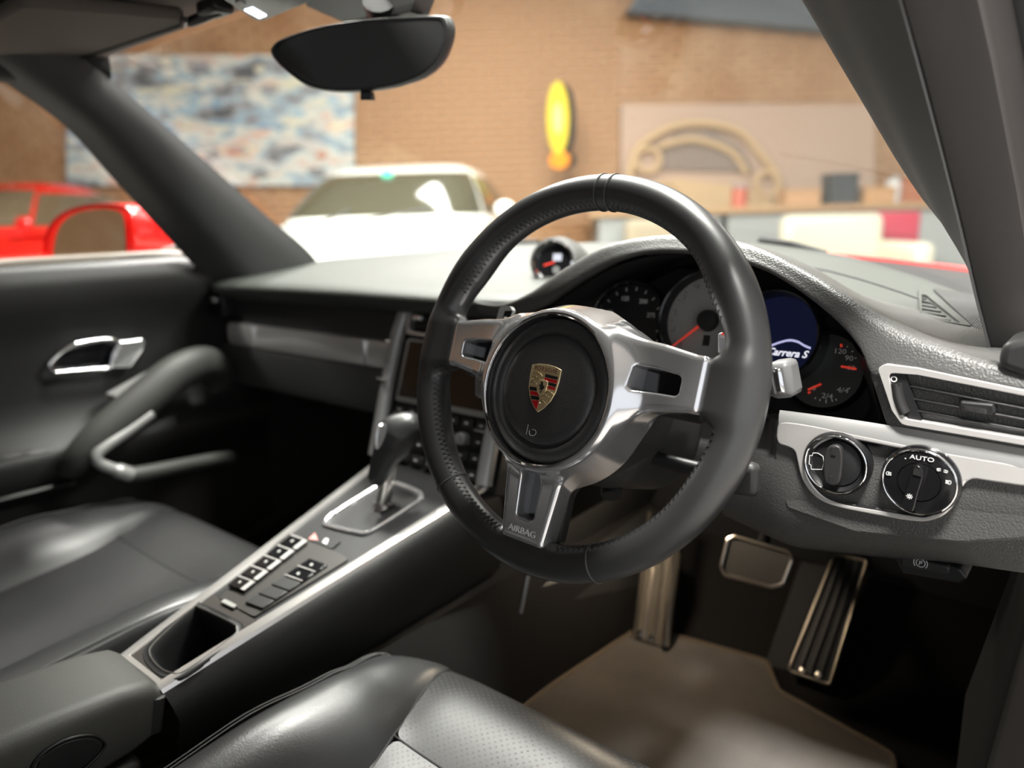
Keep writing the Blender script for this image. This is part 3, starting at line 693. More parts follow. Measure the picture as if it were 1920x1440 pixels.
# ================================================================== DASHBOARD
dash = thing('dashboard', 'grey leather-covered dashboard with silver trim and instrument hood', 'dashboard', (0, .3, .6))
xs = [-.675+1.385*i/70 for i in range(71)]
rows = []
for x in xs:
    a, b = ylip(x), yrear(x); r_ = []
    zf = interp(x, ZF); a += interp(x, [(.10, 0), (.15, .03), (.20, .10), (.72, .08)]); zf = ztop(x, a)
    for (dy, dz) in ((.045, -.030), (.018, -.030), (.004, -.026), (-.006, -.018), (-.010, -.006), (-.004, .0005)): r_.append(Vector((x, a+dy, zf+dz-.004)))
    for k in range(1, 13): y = a+(b-a)*k/12; r_.append(Vector((x, y, ztop(x, y))))
    r_.append(Vector((x, b+.02, r_[-1].z-.03)))
    rows.append(r_)
grid('top_pad', rows, M['dashtop'], dash, sharp=70)
# shallow seam line along the top pad
tube('pad_seam', [Vector((x, yrear(x)-.10, ztop(x, yrear(x)-.10)+.0005)) for x in xs[48:66]], .0012, M['threaddark'], dash, 6)

# instrument hood: arch lofted from inner lip over the crest and back to the pad
cr = [(905, 568, .212), (950, 572, .205), (1000, 552, .20), (1040, 525, .20), (1080, 499, .20), (1150, 462, .20), (1250, 445, .20), (1330, 447, .198), (1400, 457, .195), (1450, 474, .188), (1500, 498, .18), (1560, 532, .168), (1640, 582, .158), (1700, 613, .15), (1760, 640, .148), (1840, 670, .146), (1925, 694, .145)]
inn = [(900, 585, .205), (955, 592, .195), (1015, 572, .178), (1055, 544, .170), (1095, 518, .168), (1150, 488, .167), (1220, 470, .166), (1300, 471, .164), (1370, 482, .16), (1436, 504, .155), (1502, 544, .148), (1568, 597, .140), (1612, 650, .132), (1640, 702, .125), (1700, 690, .122), (1800, 712, .12), (1925, 735, .12)]
C3 = [PX(x, y, 1, v) for x, y, v in cr]; I3 = [PX(x, y, 1, v) for x, y, v in inn]
ring = []
for i, (c, q) in enumerate(zip(C3, I3)):
    e = c-q; front = Vector((0, -.016, 0))
    m1 = q+e*.35+Vector((0, -.008, .001)); m2 = q+e*.78+Vector((0, -.012, .005))
    yb = .37
    back = Vector((c.x+(.0 if i < 12 else .004), yb, ztop(c.x, yb)-.004)); k = min(1, max(0, (c.z-ztop(c.x, .22))/.06))
    b1 = c*.72+back*.28; b1.z = c.z-.004-.004*k; b2 = c*.35+back*.65; b2.z = back.z+(c.z-back.z)*.42
    if i >= 11:
        f_ = min(1, (i-10)/3); b1.z = b1.z*(1-f_)+(c.z*.55+back.z*.45-.004)*f_; b2.z = b2.z*(1-f_)+(back.z+.002)*f_
    inside = q+Vector((0, .022, -.002)); in2 = q+Vector((0, .075, -.004))
    ring.append([in2, inside, q+Vector((0, .004, -.003)), q, m1, m2, c, b1, b2, back])
cols = list(zip(*ring)); cols = [catmull(list(c), 5) for c in cols]; ring = list(zip(*cols))
ring = [catmull(list(r[:3]), 2)[:-1]+catmull(list(r[2:]), 5) for r in ring]
grid('instrument_hood', ring, M['dash'], dash, sharp=75)
# black cavity liner under the arch
liner = [[Vector(p)+Vector((0, .02, -.004)) for p in [r[1] for r in ring]][4:]]
L0 = [Vector(r[3]) for r in ring][5:66]
grid('hood_liner', [[p+Vector((0, .004, -.0035)) for p in L0], [p+Vector((0, .05, -.007)) for p in L0], [p+Vector((0, .13, -.012)) for p in L0]], M['blackdull'], dash)
tube('hood_seam', [p+Vector((0, .0, -.001)) for p in L0[24:60]], .0011, M['dark'], dash, 6)

# passenger fascia
def facet(name, pts, material, x0, x1, n=30, par=dash, sharp=35):
    return grid(name, [[Vector((x0+(x1-x0)*i/n, y, z)) for (y, z) in pts] for i in range(n+1)], material, par, sharp=sharp)
facet('upper_fascia', [(.262, .812), (.246, .80), (.244, .760), (.240, .752)], M['dark'], -.66, -.10)
facet('silver_trim_strip', [(.240, .7515), (.2305, .750), (.228, .742), (.2275, .730), (.228, .716), (.2305, .708), (.240, .7065)], M['galv'], -.625, -.118)
box('trim_strip_joint', (-.53, .2265, .729), (.0012, .003, .042), M['chrome'], dash); box('trim_strip_joint', (-.20, .2265, .729), (.0012, .003, .042), M['chrome'], dash)
facet('glovebox_door', [(.238, .706), (.230, .702), (.229, .690), (.236, .640), (.247, .622), (.30, .612)], M['dash'], -.655, -.135)
box('glovebox_latch', (-.37, .30, .612), (.05, .04, .012), M['black'], dash, .003)
facet('knee_shelf', [(.30, .612), (.42, .60), (.60, .56), (.62, .3)], M['blackdull'], -.68, .72)
# left end vent
v = thing_v = box('side_vent', (-.642, .245, .785), (.045, .05, .05), M['black'], dash, .006)
box('vent_thumb_tab', (-.638, .215, .797), (.022, .012, .010), M['polished'], v, .003)
for k in range(4): box('vent_slat', (-.642, .22, .770+k*.012), (.04, .012, .002), M['gloss'], v)

# right-hand fascia under the hood
FY = .120
def fpoly(pts, y=FY): return [PX(x, y_, 1, y) for x, y_ in pts]
o = prism('driver_fascia', rounded(fpoly([(1452, 815), (1462, 812), (1560, 822), (1650, 838), (1662, 800), (1644, 745), (1630, 705), (1636, 668), (1700, 680), (1960, 735), (1960, 1010), (1800, 1020), (1600, 1000), (1475, 955), (1450, 900)], .128), .006), (0, .05, 0), M['dash'], dash, .004, 3)
def belly(pts):                               # knee bolster rolling under
    rows = []
    for k in range(25):
        x = .455+.275*k/24; zz = interp(x, [(.455, .655), (.52, .640), (.6, .652), (.66, .664), (.73, .672)])
        rows.append([Vector((x, y, zz+dz)) for (y, dz) in ((.128, .07), (.126, .045), (.130, .02), (.140, -.004), (.160, -.026), (.20, -.045), (.27, -.055), (.36, -.055))])
    return rows
grid('knee_bolster', belly(0), M['dash'], dash, sharp=70)
# silver strip with the twin-dial tray
stp = [(1462, 790), (1500, 794), (1566, 806), (1682, 831), (1770, 849), (1960, 880), (1960, 918), (1850, 902), (1822, 897), (1806, 908), (1798, 935), (1775, 965), (1745, 978), (1715, 979), (1640, 966), (1560, 950), (1525, 932), (1502, 900), (1494, 862), (1490, 845), (1478, 838), (1455, 832), (1456, 800)]
trp = [(1520, 850), (1548, 828), (1585, 822), (1680, 840), (1740, 851), (1775, 862), (1792, 895), (1790, 925), (1772, 953), (1740, 968), (1715, 968), (1640, 955), (1570, 942), (1535, 922), (1512, 885)]
SP = chaikin(fpoly(stp, .1215), 3)
TR = catmull(fpoly(trp, .1215), 4, True)
prism('silver_trim_strip', SP, (0, .016, 0), M['galv'], dash, .0022, 3, holes=[TR])
# upper chamfer of the strip
up = [PX(x, y, 1, .1215) for x, y in ((1460, 791), (1566, 806), (1682, 831), (1770, 849), (1960, 880))]
uq = [PX(x, y, 1, .1268) for x, y in ((1462, 769), (1570, 783), (1682, 800), (1770, 815), (1960, 848))]
grid('trim_strip_ledge', [[p+Vector((0, 0, -.002)) for p in catmull(up, 5)], [a.lerp(b, .5)+Vector((0, -.001, .001)) for a, b in zip(catmull(up, 5), catmull(uq, 5))], catmull(uq, 5), [p+Vector((0, .012, -.003)) for p in catmull(uq, 5)]], M['greytrim'], dash)
tray = loft('dial_tray', [[p for p in TR], [p+Vector((0, .006, 0)) for p in TR], [sum(TR, Vector())/len(TR)+(p-sum(TR, Vector())/len(TR))*.97+Vector((0, .012, 0)) for p in TR]], M['black'], dash, cap='end')
def dial(name, px, py, rpx, y):
    c = PX(px, py, 1, y); return c, rpx/FPX*(c-CAM).dot(CF)
# ignition switch
c, r = dial('ign', 1566, 871, 59, .1165)
ig = revolve('ignition_switch', [(r*1.04, -.014), (r*1.03, -.002), (r*.99, 0), (r*.93, -.0015), (r*.85, -.005), (r*.75, -.006), (r*.73, -.0045), (r*.55, -.004), (r*.5, -.0035), (0, -.0035)], c, (0, -1, 0), M['black'], dash, 56)
tube('chrome_ring', [c+Vector((r*.93*cos(a*pi/28), -.0002, r*.93*sin(a*pi/28))) for a in range(56)], .0012, M['chrome'], ig, 8, True)
ks = [c+Vector((r*x, .0035, r*z)) for x, z in ((-.20, .60), (.12, .66), (.24, .30), (.22, -.40), (.08, -.66), (-.22, -.60), (-.32, -.2), (-.32, .25))]
prism('key_grip', catmull(ks, 3, True), (0, -.0075, 0), M['dark'], ig, .0015, 2)
for dz in (.48, -.48): box('grip_notch', c+Vector((-.03*r, -.0045, r*dz)), (r*.14, .0014, r*.26), M['blackdull'], ig)
kb = c+Vector((-.58*r, .0030, .0*r))
tube('key_symbol', [kb+Vector((r*x, 0, r*z)) for x, z in ((-.16, .22), (.0, .24), (.16, .16), (.20, -.05), (.16, -.28), (-.18, -.34), (-.20, -.2), (-.26, -.18), (-.26, .12), (-.18, .12))], .00035, M['white'], ig, 6, True)
# light switch
c, r = dial('lsw', 1723, 904, 61, .1150)
R1 = 71/FPX*(c-CAM).dot(CF)
ls = revolve('light_switch', [(R1*.98, -.012), (R1*.96, -.004), (R1*.88, -.002), (r*1.09, -.004), (r*1.06, -.004), (r*1.04, 0), (r*.98, .0005), (r*.62, .001), (r*.60, .0), (r*.58, .0015), (0, .0015)], c, (0, -1, 0), M['gloss'], dash, 64)
tube('chrome_ring', [c+Vector((r*1.02*cos(a*pi/28), -.0006, r*1.02*sin(a*pi/28))) for a in range(56)], .0010, M['chrome'], ls, 8, True)
kp = [(-.10, .62), (.10, .60), (.16, .3), (.08, -.2), (.0, -.78), (-.1, -.84), (-.32, -.80), (-.36, -.66), (-.20, .1), (-.14, .5)]
prism('knob_grip', catmull([c+Vector((r*x, -.0015, r*z)) for x, z in kp], 3, True), (0, -.010, 0), M['gloss'], ls, .002, 3)
prism('knob_pointer', [c+Vector((r*x, -.0117, r*z)) for x, z in ((-.08, .58), (.08, .56), (.12, .34), (-.10, .36))], (0, -.0008, 0), M['chrome'], ls)
X_, Z_ = Vector((1, 0, 0)), Vector((0, 0, 1))
text('lettering', 'AUTO', c+Vector((r*.03, -.0016, r*.78)), X_, Z_, .0052, M['white'], ls, xs=1.25)
def sym(nm, pts, cc, s, par, th=.0003, closed=False): tube(nm, [cc+Vector((s*x, 0, s*z)) for x, z in pts], th, M['white'], par, 5, closed)
def lampsym(cc, s, par, mir=1, rays=3, dia=0):
    sym('symbol', [(mir*x, z) for x, z in ((0, .5), (.35, .42), (.55, 0), (.35, -.42), (0, -.5))], cc, s, par, closed=True)
    for k in range(rays): sym('symbol', [(mir*-.15, .35-k*.7/max(1, rays-1)), (mir*-.7, .35-k*.7/max(1, rays-1)-dia)], cc, s, par)
lampsym(c+Vector((.70*r, -.0016, .50*r)), .0022, ls, 1, 2, -.15); lampsym(c+Vector((.50*r, -.0016, .52*r)), .0022, ls, -1, 2, -.15)
lampsym(c+Vector((.80*r, -.0016, .18*r)), .0032, ls, 1, 4); lampsym(c+Vector((-.86*r, -.0016, .12*r)), .0032, ls, -1, 3)
revolve('symbol', [(0, .001), (.0006, .001)], c+Vector((-.42*r, -.0006, .70*r)), (0, -1, 0), M['white'], ls, 10)
kc = c+Vector((-.14*r, -.0118, -.36*r)); sym('symbol', [(.35*cos(a*pi/6), .35*sin(a*pi/6)) for a in range(12)], kc, .0026, ls, closed=True)
for a in range(8): sym('symbol', [(.55*cos(a*pi/4), .55*sin(a*pi/4)), (.9*cos(a*pi/4), .9*sin(a*pi/4))], kc, .0026, ls)
# driver vent
vo = [(1645, 690), (1660, 683), (1720, 690), (1960, 740), (1960, 842), (1700, 798), (1690, 795), (1672, 770)]
vi = [(1665, 699), (1720, 703), (1960, 750), (1960, 830), (1700, 786), (1688, 775), (1676, 750)]
VO = rounded(fpoly(vo, .118), .006); VI = rounded(fpoly(vi, .118), .004)
vt = prism('air_vent', VO, (0, .02, 0), M['galv'], dash, .0015, 3, holes=[VI])
prism('vent_well', rounded(fpoly(vo, .150), .005), (0, .004, 0), M['blackdull'], vt)
bk = rounded(fpoly([(1666, 700), (1697, 703), (1730, 797), (1700, 790), (1684, 772)], .121), .002)
prism('vent_cheek', bk, (0, .01, 0), M['black'], vt)
tube('vent_wheel', catmull([PX(x, y, 1, .122) for x, y in ((1681, 718), (1684, 740), (1690, 760), (1697, 774))], 4), .0062, M['dark'], vt, 12, up=(0, 1, 0), flat=(.75, 1))
prism('vent_wheel_mark', [PX(x, y, 1, .1165) for x, y in ((1674, 720), (1686, 719), (1687, 722), (1675, 723))], (0, .001, 0), M['chrome'], vt)
cc = PX(1676, 711, 1, .1205); sym('symbol', [(cos(a*pi/8), sin(a*pi/8)) for a in range(16)], cc, .0021, vt, .0005, True)
revolve('symbol', [(0, .0005), (.0017, .0005)], PX(1697, 784, 1, .1205), (0, -1, 0), M['white'], vt, 16)
for (xa, ya, xb, yb) in ((1706, 722, 1960, 772), (1712, 746, 1960, 792), (1718, 768, 1960, 812), (1724, 789, 1960, 832)):
    a, b = PX(xa, ya, 1, .122), PX(xb, yb, 1, .122)
    prism('vent_slat', [a, b, b+Vector((0, .024, -.006)), a+Vector((0, .024, -.006))], (0, 0, -.0022), M['black'], vt, .0008)
for k in range(5):
    a = PX(1730+45*k, 735+9*k, 1, .140); box('vent_vane', a+Vector((0, .004, -.008)), (.0015, .012, .05), M['blackdull'], vt)
ta = PX(1832, 762, 1, .117)
prism('vent_tab', rounded([PX(x, y, 1, .117) for x, y in ((1800, 752), (1862, 758), (1868, 772), (1858, 778), (1806, 770), (1797, 762))], .002), (0, .012, 0), M['black'], vt, .0015, 2)
for k in range(14): box('tab_rib', PX(1808+k*3.1, 765+k*.55, 1, .1165), (.0007, .0012, .0034), M['chrome'], vt)
# right end: lower pillar cover
prism('end_cover', rounded([PX(x, y, 1, .118) for x, y in ((1878, 645), (1960, 625), (1960, 720), (1868, 690))], .01), (0, .06, 0), M['dark'], dash, .006, 3)

# demister grille and speaker cover on the right top corner
def ontop(px, py, dz=.0015):
    d = ray(px, py); k = .45
    while k < 1.6:
        p = CAM+d*k
        if p.y > .2 and p.z < ztop(p.x, p.y)+dz: break
        k += .001
    return p
gr = prism('demister_grille', rounded([ontop(x, y, .003) for x, y in ((1722, 542), (1738, 540), (1825, 612), (1745, 598), (1725, 592))], .006), (0, 0, -.008), M['dashtop'], dash, .0015, 2, holes=[rounded([ontop(x, y, .003) for x, y in ((1728, 552), (1736, 552), (1803, 606), (1745, 593), (1729, 588))], .003)])
prism('grille_well', [ontop(x, y, -.006) for x, y in ((1724, 545), (1738, 545), (1815, 612), (1740, 600), (1725, 592))], (0, 0, -.001), M['blackdull'], gr)
for k in range(7):
    y0 = 558+k*6.6; xa = 1727; xb = 1738+k*9.0
    a, b = ontop(xa, y0, .0015), ontop(xb, y0+(xb-xa)*.16, .0015)
    d = (b-a).normalized().cross(Vector((0, 0, 1)))*.0008
    prism('grille_slat', [a-d, b-d, b+d, a+d], (0, 0, -.006), M['dashtop'], gr)
spk = prism('speaker_cover', rounded([ontop(x, y, .002) for x, y in ((1748, 540), (1880, 560), (1902, 590), (1895, 612), (1862, 632), (1830, 616))], .008), (0, 0, -.006), mat('speaker_mesh', (.030, .030, .030), .6, bump=('wave', 160, .8, .001)), dash, .001)
# stop-watch pod in the middle of the top pad
pc = PX(1041, 492, 1, .405); pn = Vector((.32, -.93, .20)).normalized()
pod = revolve('clock_pod', [(.040, -.075), (.043, -.04), (.042, -.01), (.038, .010), (.033, .012), (.031, .004)], pc, pn, M['dash'], dash, 40)
revolve('chrome_ring', [(.0335, .006), (.0335, .0135), (.0300, .0145), (.0275, .008), (.0270, .0)], pc, pn, M['chrome'], pod, 40)
revolve('clock_face', [(.0275, .002), (0, .002)], pc, pn, M['gloss'], pod, 32)
ux, uy, nn = frame_of(pn)
prism('clock_display', [pc+nn*.0025+ux*x+uy*y for x, y in ((-.003, .002), (.011, .002), (.011, .013), (-.003, .013))], nn*.0005, mat('clock_lcd', (.35, .36, .42), .4, emit=((.4, .42, .5), .3)), pod)
prism('clock_hand', [pc+nn*.003+ux*x+uy*y for x, y in ((-.018, -.004), (-.017, -.006), (.0, -.001), (0, .001))], nn*.0004, M['redprint'], pod)
revolve('clock_subdial', [(0, .0035), (.006, .0035)], pc-uy*.012+ux*.003, pn, M['etch'], pod, 20)

# ================================================================== INSTRUMENT CLUSTER
GN = Vector((0, -.955, .30)).normalized(); G0 = Vector((.4, .222, .80))
gx, gy, gn = frame_of(GN)
cl = thing('instrument_cluster', 'five round dials in a black binnacle behind the steering wheel', 'instrument cluster', (.4, .24, .76))
def GP(px, py, h=0.): return PP(px, py, G0+GN*h, GN)
back = [G0+gx*x+gy*y-GN*.020 for x, y in ((-.20, -.07), (.20, -.07), (.19, -.01), (.125, .045), (.05, .085), (-.06, .085), (-.15, .04), (-.21, -.01))]
prism('binnacle_panel', back, -GN*.01, M['blackdull'], cl)
def gauge(label, c, R, h, face, ringm=None):
    g = revolve('dial_bezel', [(R*1.10, -.012), (R*1.10, h-.002), (R*1.06, h), (R*1.02, h-.001), (R, h-.008), (R*.98, .001)], c, GN, ringm or M['gloss'], cl, 56)
    g['label'] = label
    revolve('dial_face', [(0, .0012), (R*.99, .0012)], c, GN, face, g, 48)
    return g
def gpol(c, a, r, h=.0016): return c+gx*(r*cos(a))+gy*(r*sin(a))+GN*h
def needle(c, a, r0, r1, wd, g, h=.004):
    d = gx*cos(a)+gy*sin(a); s = gx*-sin(a)+gy*cos(a)
    prism('needle', [c+d*r0-s*wd+GN*h, c+d*r1-s*wd*.5+GN*h, c+d*r1+s*wd*.5+GN*h, c+d*r0+s*wd+GN*h], GN*.0008, M['redprint'], g)
def ticks(c, R, g, a0, a1, n, m=None, l=.09):
    for k in range(n):
        a = radians(a0+(a1-a0)*k/(n-1)); s = gx*-sin(a)+gy*cos(a); w_ = .0005
        p, q = gpol(c, a, R*(.93-l)), gpol(c, a, R*.93)
        prism('tick', [p-s*w_, q-s*w_, q+s*w_, p+s*w_], GN*.0002, m or M['white'], g)
fblack = mat('dial_black', (.012, .012, .013), .35); fgrey = mat('dial_grey', (.30, .29, .28), .5); fscreen = mat('dial_screen', (.008, .010, .03), .15, emit=((.02, .03, .11), .10))
ct = GP(1330, 602); RT = .051
c2 = GP(1180, 605); c4 = GP(1458, 634); c5 = GP(1545, 695, -.012); c1 = GP(1092, 660)
g1 = gauge('small black dial far left of the cluster', c1, .036, .006, fblack)
g2 = gauge('black speed dial left of the grey dial', c2, .046, .010, fblack); ticks(c2, .046, g2, -30, 220, 14)
for a, s in ((160, '50'), (110, '125'), (60, '200'), (20, '275')): text('numerals', s, gpol(c2, radians(a), .030), gx, gy, .0075, M['white'], g2)
g5 = gauge('fuel and temperature dial at the right end', c5, .0380, .004, mat('dial_dark', (.035, .037, .036), .3))
g4 = gauge('round colour screen right of the grey dial', c4, .0445, .020, fscreen)
g3 = gauge('large grey centre dial with red needle', ct, RT, .016, fgrey)
ticks(ct, RT, g3, -50, 230, 19, M['etch'])
revolve('needle_hub', [(0, .010), (.011, .009), (.0125, .002)], ct, GN, M['black'], g3, 28)
needle(ct, radians(222), .008, .050, .0014, g3, .006)
for k, s in enumerate('0123456789'): text('numerals', s, gpol(ct, radians(225-k*27), .042), gx, gy, .009, M['etch'], g3)
prism('readout', [ct+gx*x+gy*y+GN*.0016 for x, y in ((-.003, -.028), (.005, -.028), (.005, -.016), (-.003, -.016))], GN*.0003, M['black'], g3)
A_ = [PX(x, y, 1, .139) for x, y in ((1452, 775), (1500, 778), (1560, 786), (1640, 798), (1652, 785), (1642, 745), (1632, 705), (1622, 672))]
B_ = [GP(x, y, -.019) for x, y in ((1400, 775), (1470, 790), (1545, 800), (1618, 790), (1632, 760), (1625, 720), (1612, 680), (1596, 640))]
grid('binnacle_lower_cover', [A_, [a.lerp(b, .5)+Vector((0, 0, -.002)) for a, b in zip(A_, B_)], B_], M['black'], cl)
# screen content
def scr(x, y): return c4+gx*x+gy*y+GN*.0022
cp = catmull([GP(x, y, .0022) for x, y in ((1425, 653), (1445, 648), (1462, 642), (1480, 638), (1496, 641), (1508, 648), (1520, 653))], 5)
scw = mat('screen_white', (.75, .75, .8), .4, emit=((.75, .75, .85), .7)); scp = mat('screen_lilac', (.5, .5, .75), .4, emit=((.5, .5, .8), .6))
grid('screen_outline', [[p+gy*.0012 for p in cp], [p-gy*.0012 for p in cp]], scp, g4)
text('lettering', 'Carrera S', GP(1474, 662, .0022), gx, gy, .0105, scw, g4, shear=.35, bold=.00025)
grid('screen_line', [[GP(1470, 697, .0022), GP(1503, 698, .0022)], [GP(1470, 698, .0022), GP(1503, 699, .0022)]], scp, g4)
# right dial content
for px, py, s, z in ((1575, 659, '120', .0072), (1592, 672, '90', .0072), (1596, 690, '60', .0066), (1526, 728, '0', .0070), (1551, 743, '2/4', .0076), (1580, 732, '4/4', .0076)):
    text('numerals', s, GP(px, py, -.0098), gx, gy, z, M['white'], g5, xs=1.15)
def gline(a, b, wd, m_, g, nm='needle'):
    A, B = GP(*a, -.008), GP(*b, -.008); s = (B-A).normalized().cross(GN)*wd
    prism(nm, [A-s, B-s, B+s, A+s], GN*.0006, m_, g)
gline((1577, 687), (1606, 692), .0011, M['redprint'], g5); gline((1540, 720), (1515, 731), .0011, M['redprint'], g5)
gline((1577, 645), (1578, 651), .0010, M['redprint'], g5, 'tick'); gline((1515, 737), (1520, 735), .0010, M['redprint'], g5, 'tick')
for a, b in (((1549, 749), (1549, 756)), ((1538, 748), (1537, 752)), ((1530, 745), (1528, 748)), ((1560, 749), (1561, 753)), ((1567, 748), (1569, 751)), ((1591, 730), (1594, 727)), ((1588, 651), (1590, 649)), ((1597, 660), (1600, 658)), ((1603, 672), (1606, 671))):
    gline(a, b, .0005, M['white'], g5, 'tick')

# ================================================================== STEERING COLUMN AND STALKS
TILT = radians(18.3); WC = Vector((.37, 0, .80))
wn = Vector((0, -cos(TILT), sin(TILT))); wx = Vector((1, 0, 0)); wy = Vector((0, sin(TILT), cos(TILT)))
ROT = radians(-2.3); wx, wy = wx*cos(ROT)+wy*sin(ROT), wy*cos(ROT)-wx*sin(ROT)
def WP(x, y, h=0.): return WC+wx*x+wy*y+wn*h
col_ = thing('steering_column', 'dark grey steering column shroud with control stalks', 'steering column', WP(0, -.02, -.12))
def colsd(x, y, z):
    a = rbox(x, y+.028, z+.105, .068-.10*(z+.03)*0, .050, .075, .035)
    b = rbox(x, y+.052, z+.10, .052, .045, .07, .03)
    return smin(a, b, .03)
xf = (np.array([[wx.x, wy.x, wn.x], [wx.y, wy.y, wn.y], [wx.z, wy.z, wn.z]]), np.array(WC))
sdf('shroud', colsd, (-.10, -.14, -.21), (.10, .05, -.01), .004, M['dark'], col_, xf)
tube('lock_lever', [WP(.02, -.085, -.08), WP(.03, -.105, -.07)], .010, M['black'], col_, 10)
# right stalk with chrome ring
e0 = PX(1462, 710, 1, .055)
sd = (e0-WP(.06, 0, -.06)).normalized()
st_ = tube('control_stalk', [WP(.05, .0, -.06), e0-sd*.012, e0-sd*.004], [.007, .009, .012], M['black'], col_, 14)
fx, fy, fn = frame_of(sd)
def stalkbit(nm, d, L, hw, hh, m_, bv=.003): return box(nm, e0+sd*d, (hw*2, hh*2, L), m_, st_, bv, frame=(fx, fy, sd))
stalkbit('stalk_end', .004, .020, .0125, .0150, mat('stalk_grey', (.14, .14, .14), .4), .005); stalkbit('stalk_roller', .004, .008, .0140, .0110, M['chrome'], .003); stalkbit('stalk_grip', -.010, .008, .0115, .0135, M['black'])
e1 = PX(1396, 897, 1, .06); d1 = (e1-WP(.05, -.07, -.07)).normalized()
s2 = tube('control_stalk', [WP(.04, -.06, -.07), e1-d1*.015], .007, M['black'], col_, 12)
f1 = frame_of(d1); box('stalk_end', e1, (.018, .030, .026), M['dark'], s2, .006, frame=(f1[0], f1[1], d1))
e2 = WP(-.15, -.02, -.075); tube('control_stalk', [WP(-.05, -.01, -.075), e2], [.007, .012], M['black'], col_, 12)

# ================================================================== STEERING WHEEL
sw = thing('steering_wheel', 'black leather three-spoke steering wheel with polished silver hub', 'steering wheel', WP(0, 0, 0))
RO, RTU = .1852, .0163
def rimsd(x, y, z):
    a = np.arctan2(y, x); rr = np.hypot(x, y); A = RO-RTU
    # thumb swells next to the two upper spokes
    sw_ = 0
    for a0 in (radians(33), radians(147)):
        da = np.abs(np.angle(np.exp(1j*(a-a0)))); sw_ = sw_+np.exp(-(da/.20)**2)
    for a0 in (radians(-22), radians(202)):
        da = np.abs(np.angle(np.exp(1j*(a-a0)))); sw_ = sw_+.45*np.exp(-(da/.22)**2)
    dr = rr-A+.0022*sw_; rt = RTU+.0024*sw_
    d = np.sqrt(dr**2+(z*.97)**2)-rt
    for s in (-1, 1):
        sp = rbox(x-s*.152, y-.009, z-.001, .0165, .0245, .0125, .008); d = smin(d, sp, .018)
    return smin(d, rbox(x+.003, y+.158, z-.001, .024, .010, .0115, .008), .008)
sdf('rim', rimsd, (-.195, -.195, -.026), (.195, .195, .026), .0022, M['rim'], sw, xf)
HO = -.018
def hubsd(x, y, z):
    r = np.hypot(x, y-HO)
    cone = (r-(.0722+np.clip(.030-z, -.01, .06)*.34))*.94
    body = smax(smax(cone, z-.0315, .006), -.012-z, .004)
    d = body
    for s in (-1, 1):
        xx = s*x; hh = .0235+np.clip(.128-xx, 0, .08)*.16
        q = np.clip((.138-xx)/.08, 0, 1); zc = .004+.006*q*q; th = .0105+.005*q
        yc = .010-.004*np.clip((.10-xx)/.05, 0, 1)
        w_ = rbox(xx-.095, (y-yc)*(.0235/hh), z-zc, .0435, .0235, .0115, .005)
        slot = rbox(xx-.0985, (y-yc+.0028+(xx-.0985)*.05), z, .0205, .0092-.0015*np.clip((xx-.0985)/.02, -1, 1), .05, .0035)
        w_ = smax(w_, -slot, .0022); d = smin(d, w_, .024)
        d = smax(d, -slot, .002)
    hw = .0245+np.clip(y+.15, 0, .08)*.13
    b = rbox((x+.003)*(.0245/hw), y+.118, z-.003-.05*np.clip(y+.15, 0, .06), .0245, .0395, .0125, .005)
    sl = rbox((x+.003)*(.0245/hw), y+.1135, z, .0082, .0215, .05, .0035)
    b = smax(b, -sl, .0025); d = smin(d, b, .010); d = smax(d, -sl, .002)
    pocket = smax(r-.0663, .012-z, .001)
    return smax(d, -pocket, .0012)
sdf('hub_shell', hubsd, (-.142, -.162, -.034), (.142, .062, .036), .0013, M['polished'], sw, xf)
def backsd(x, y, z):
    r = np.hypot(x, y-HO); d = smax(smax(r-(.078+.0*z), z+.010, .004), -.075-z, .01)
    for s in (-1, 1): d = smin(d, rbox(s*x-.085, y-.004, z+.018, .05, .024, .010, .006), .02)
    return smin(d, rbox(x+.003, y+.11, z+.014, .026, .045, .009, .006), .02)
sdf('rear_cover', backsd, (-.145, -.165, -.085), (.145, .07, .0), .003, M['dark'], sw, xf)
prp = [(0.0, .0300), (.020, .0298), (.040, .0288), (.0472, .0283), (.0486, .0270), (.0500, .0252), (.0514, .0262), (.0528, .0279), (.058, .0272), (.0625, .0258), (.0648, .0225), (.0652, .015)]
pad = revolve('airbag_pad', prp, WP(0, HO), wn, M['pad'], sw, 120, up=wy, sharp=80)
revolve('hub_ring', [(.0657, .024), (.0662, .0312), (.0672, .0322), (.0690, .0316)], WP(0, HO), wn, M['chrome'], sw, 96, up=wy)
# black inserts inside the spoke openings
for s in (-1, 1): box('spoke_insert', WP(s*.0985, .007, -.004), (.05, .026, .004), M['gloss'], sw, frame=(wx, wy, wn))
box('spoke_insert', WP(-.003, -.1135, -.004), (.022, .05, .004), M['gloss'], sw, frame=(wx, wy, wn))
text('lettering', 'AIRBAG', WP(-.003, -.1465, .0158), wx, wy, .0082, mat('engraved', (.75, .75, .75), .35, .2), sw, xs=1.1, depth=.0004)
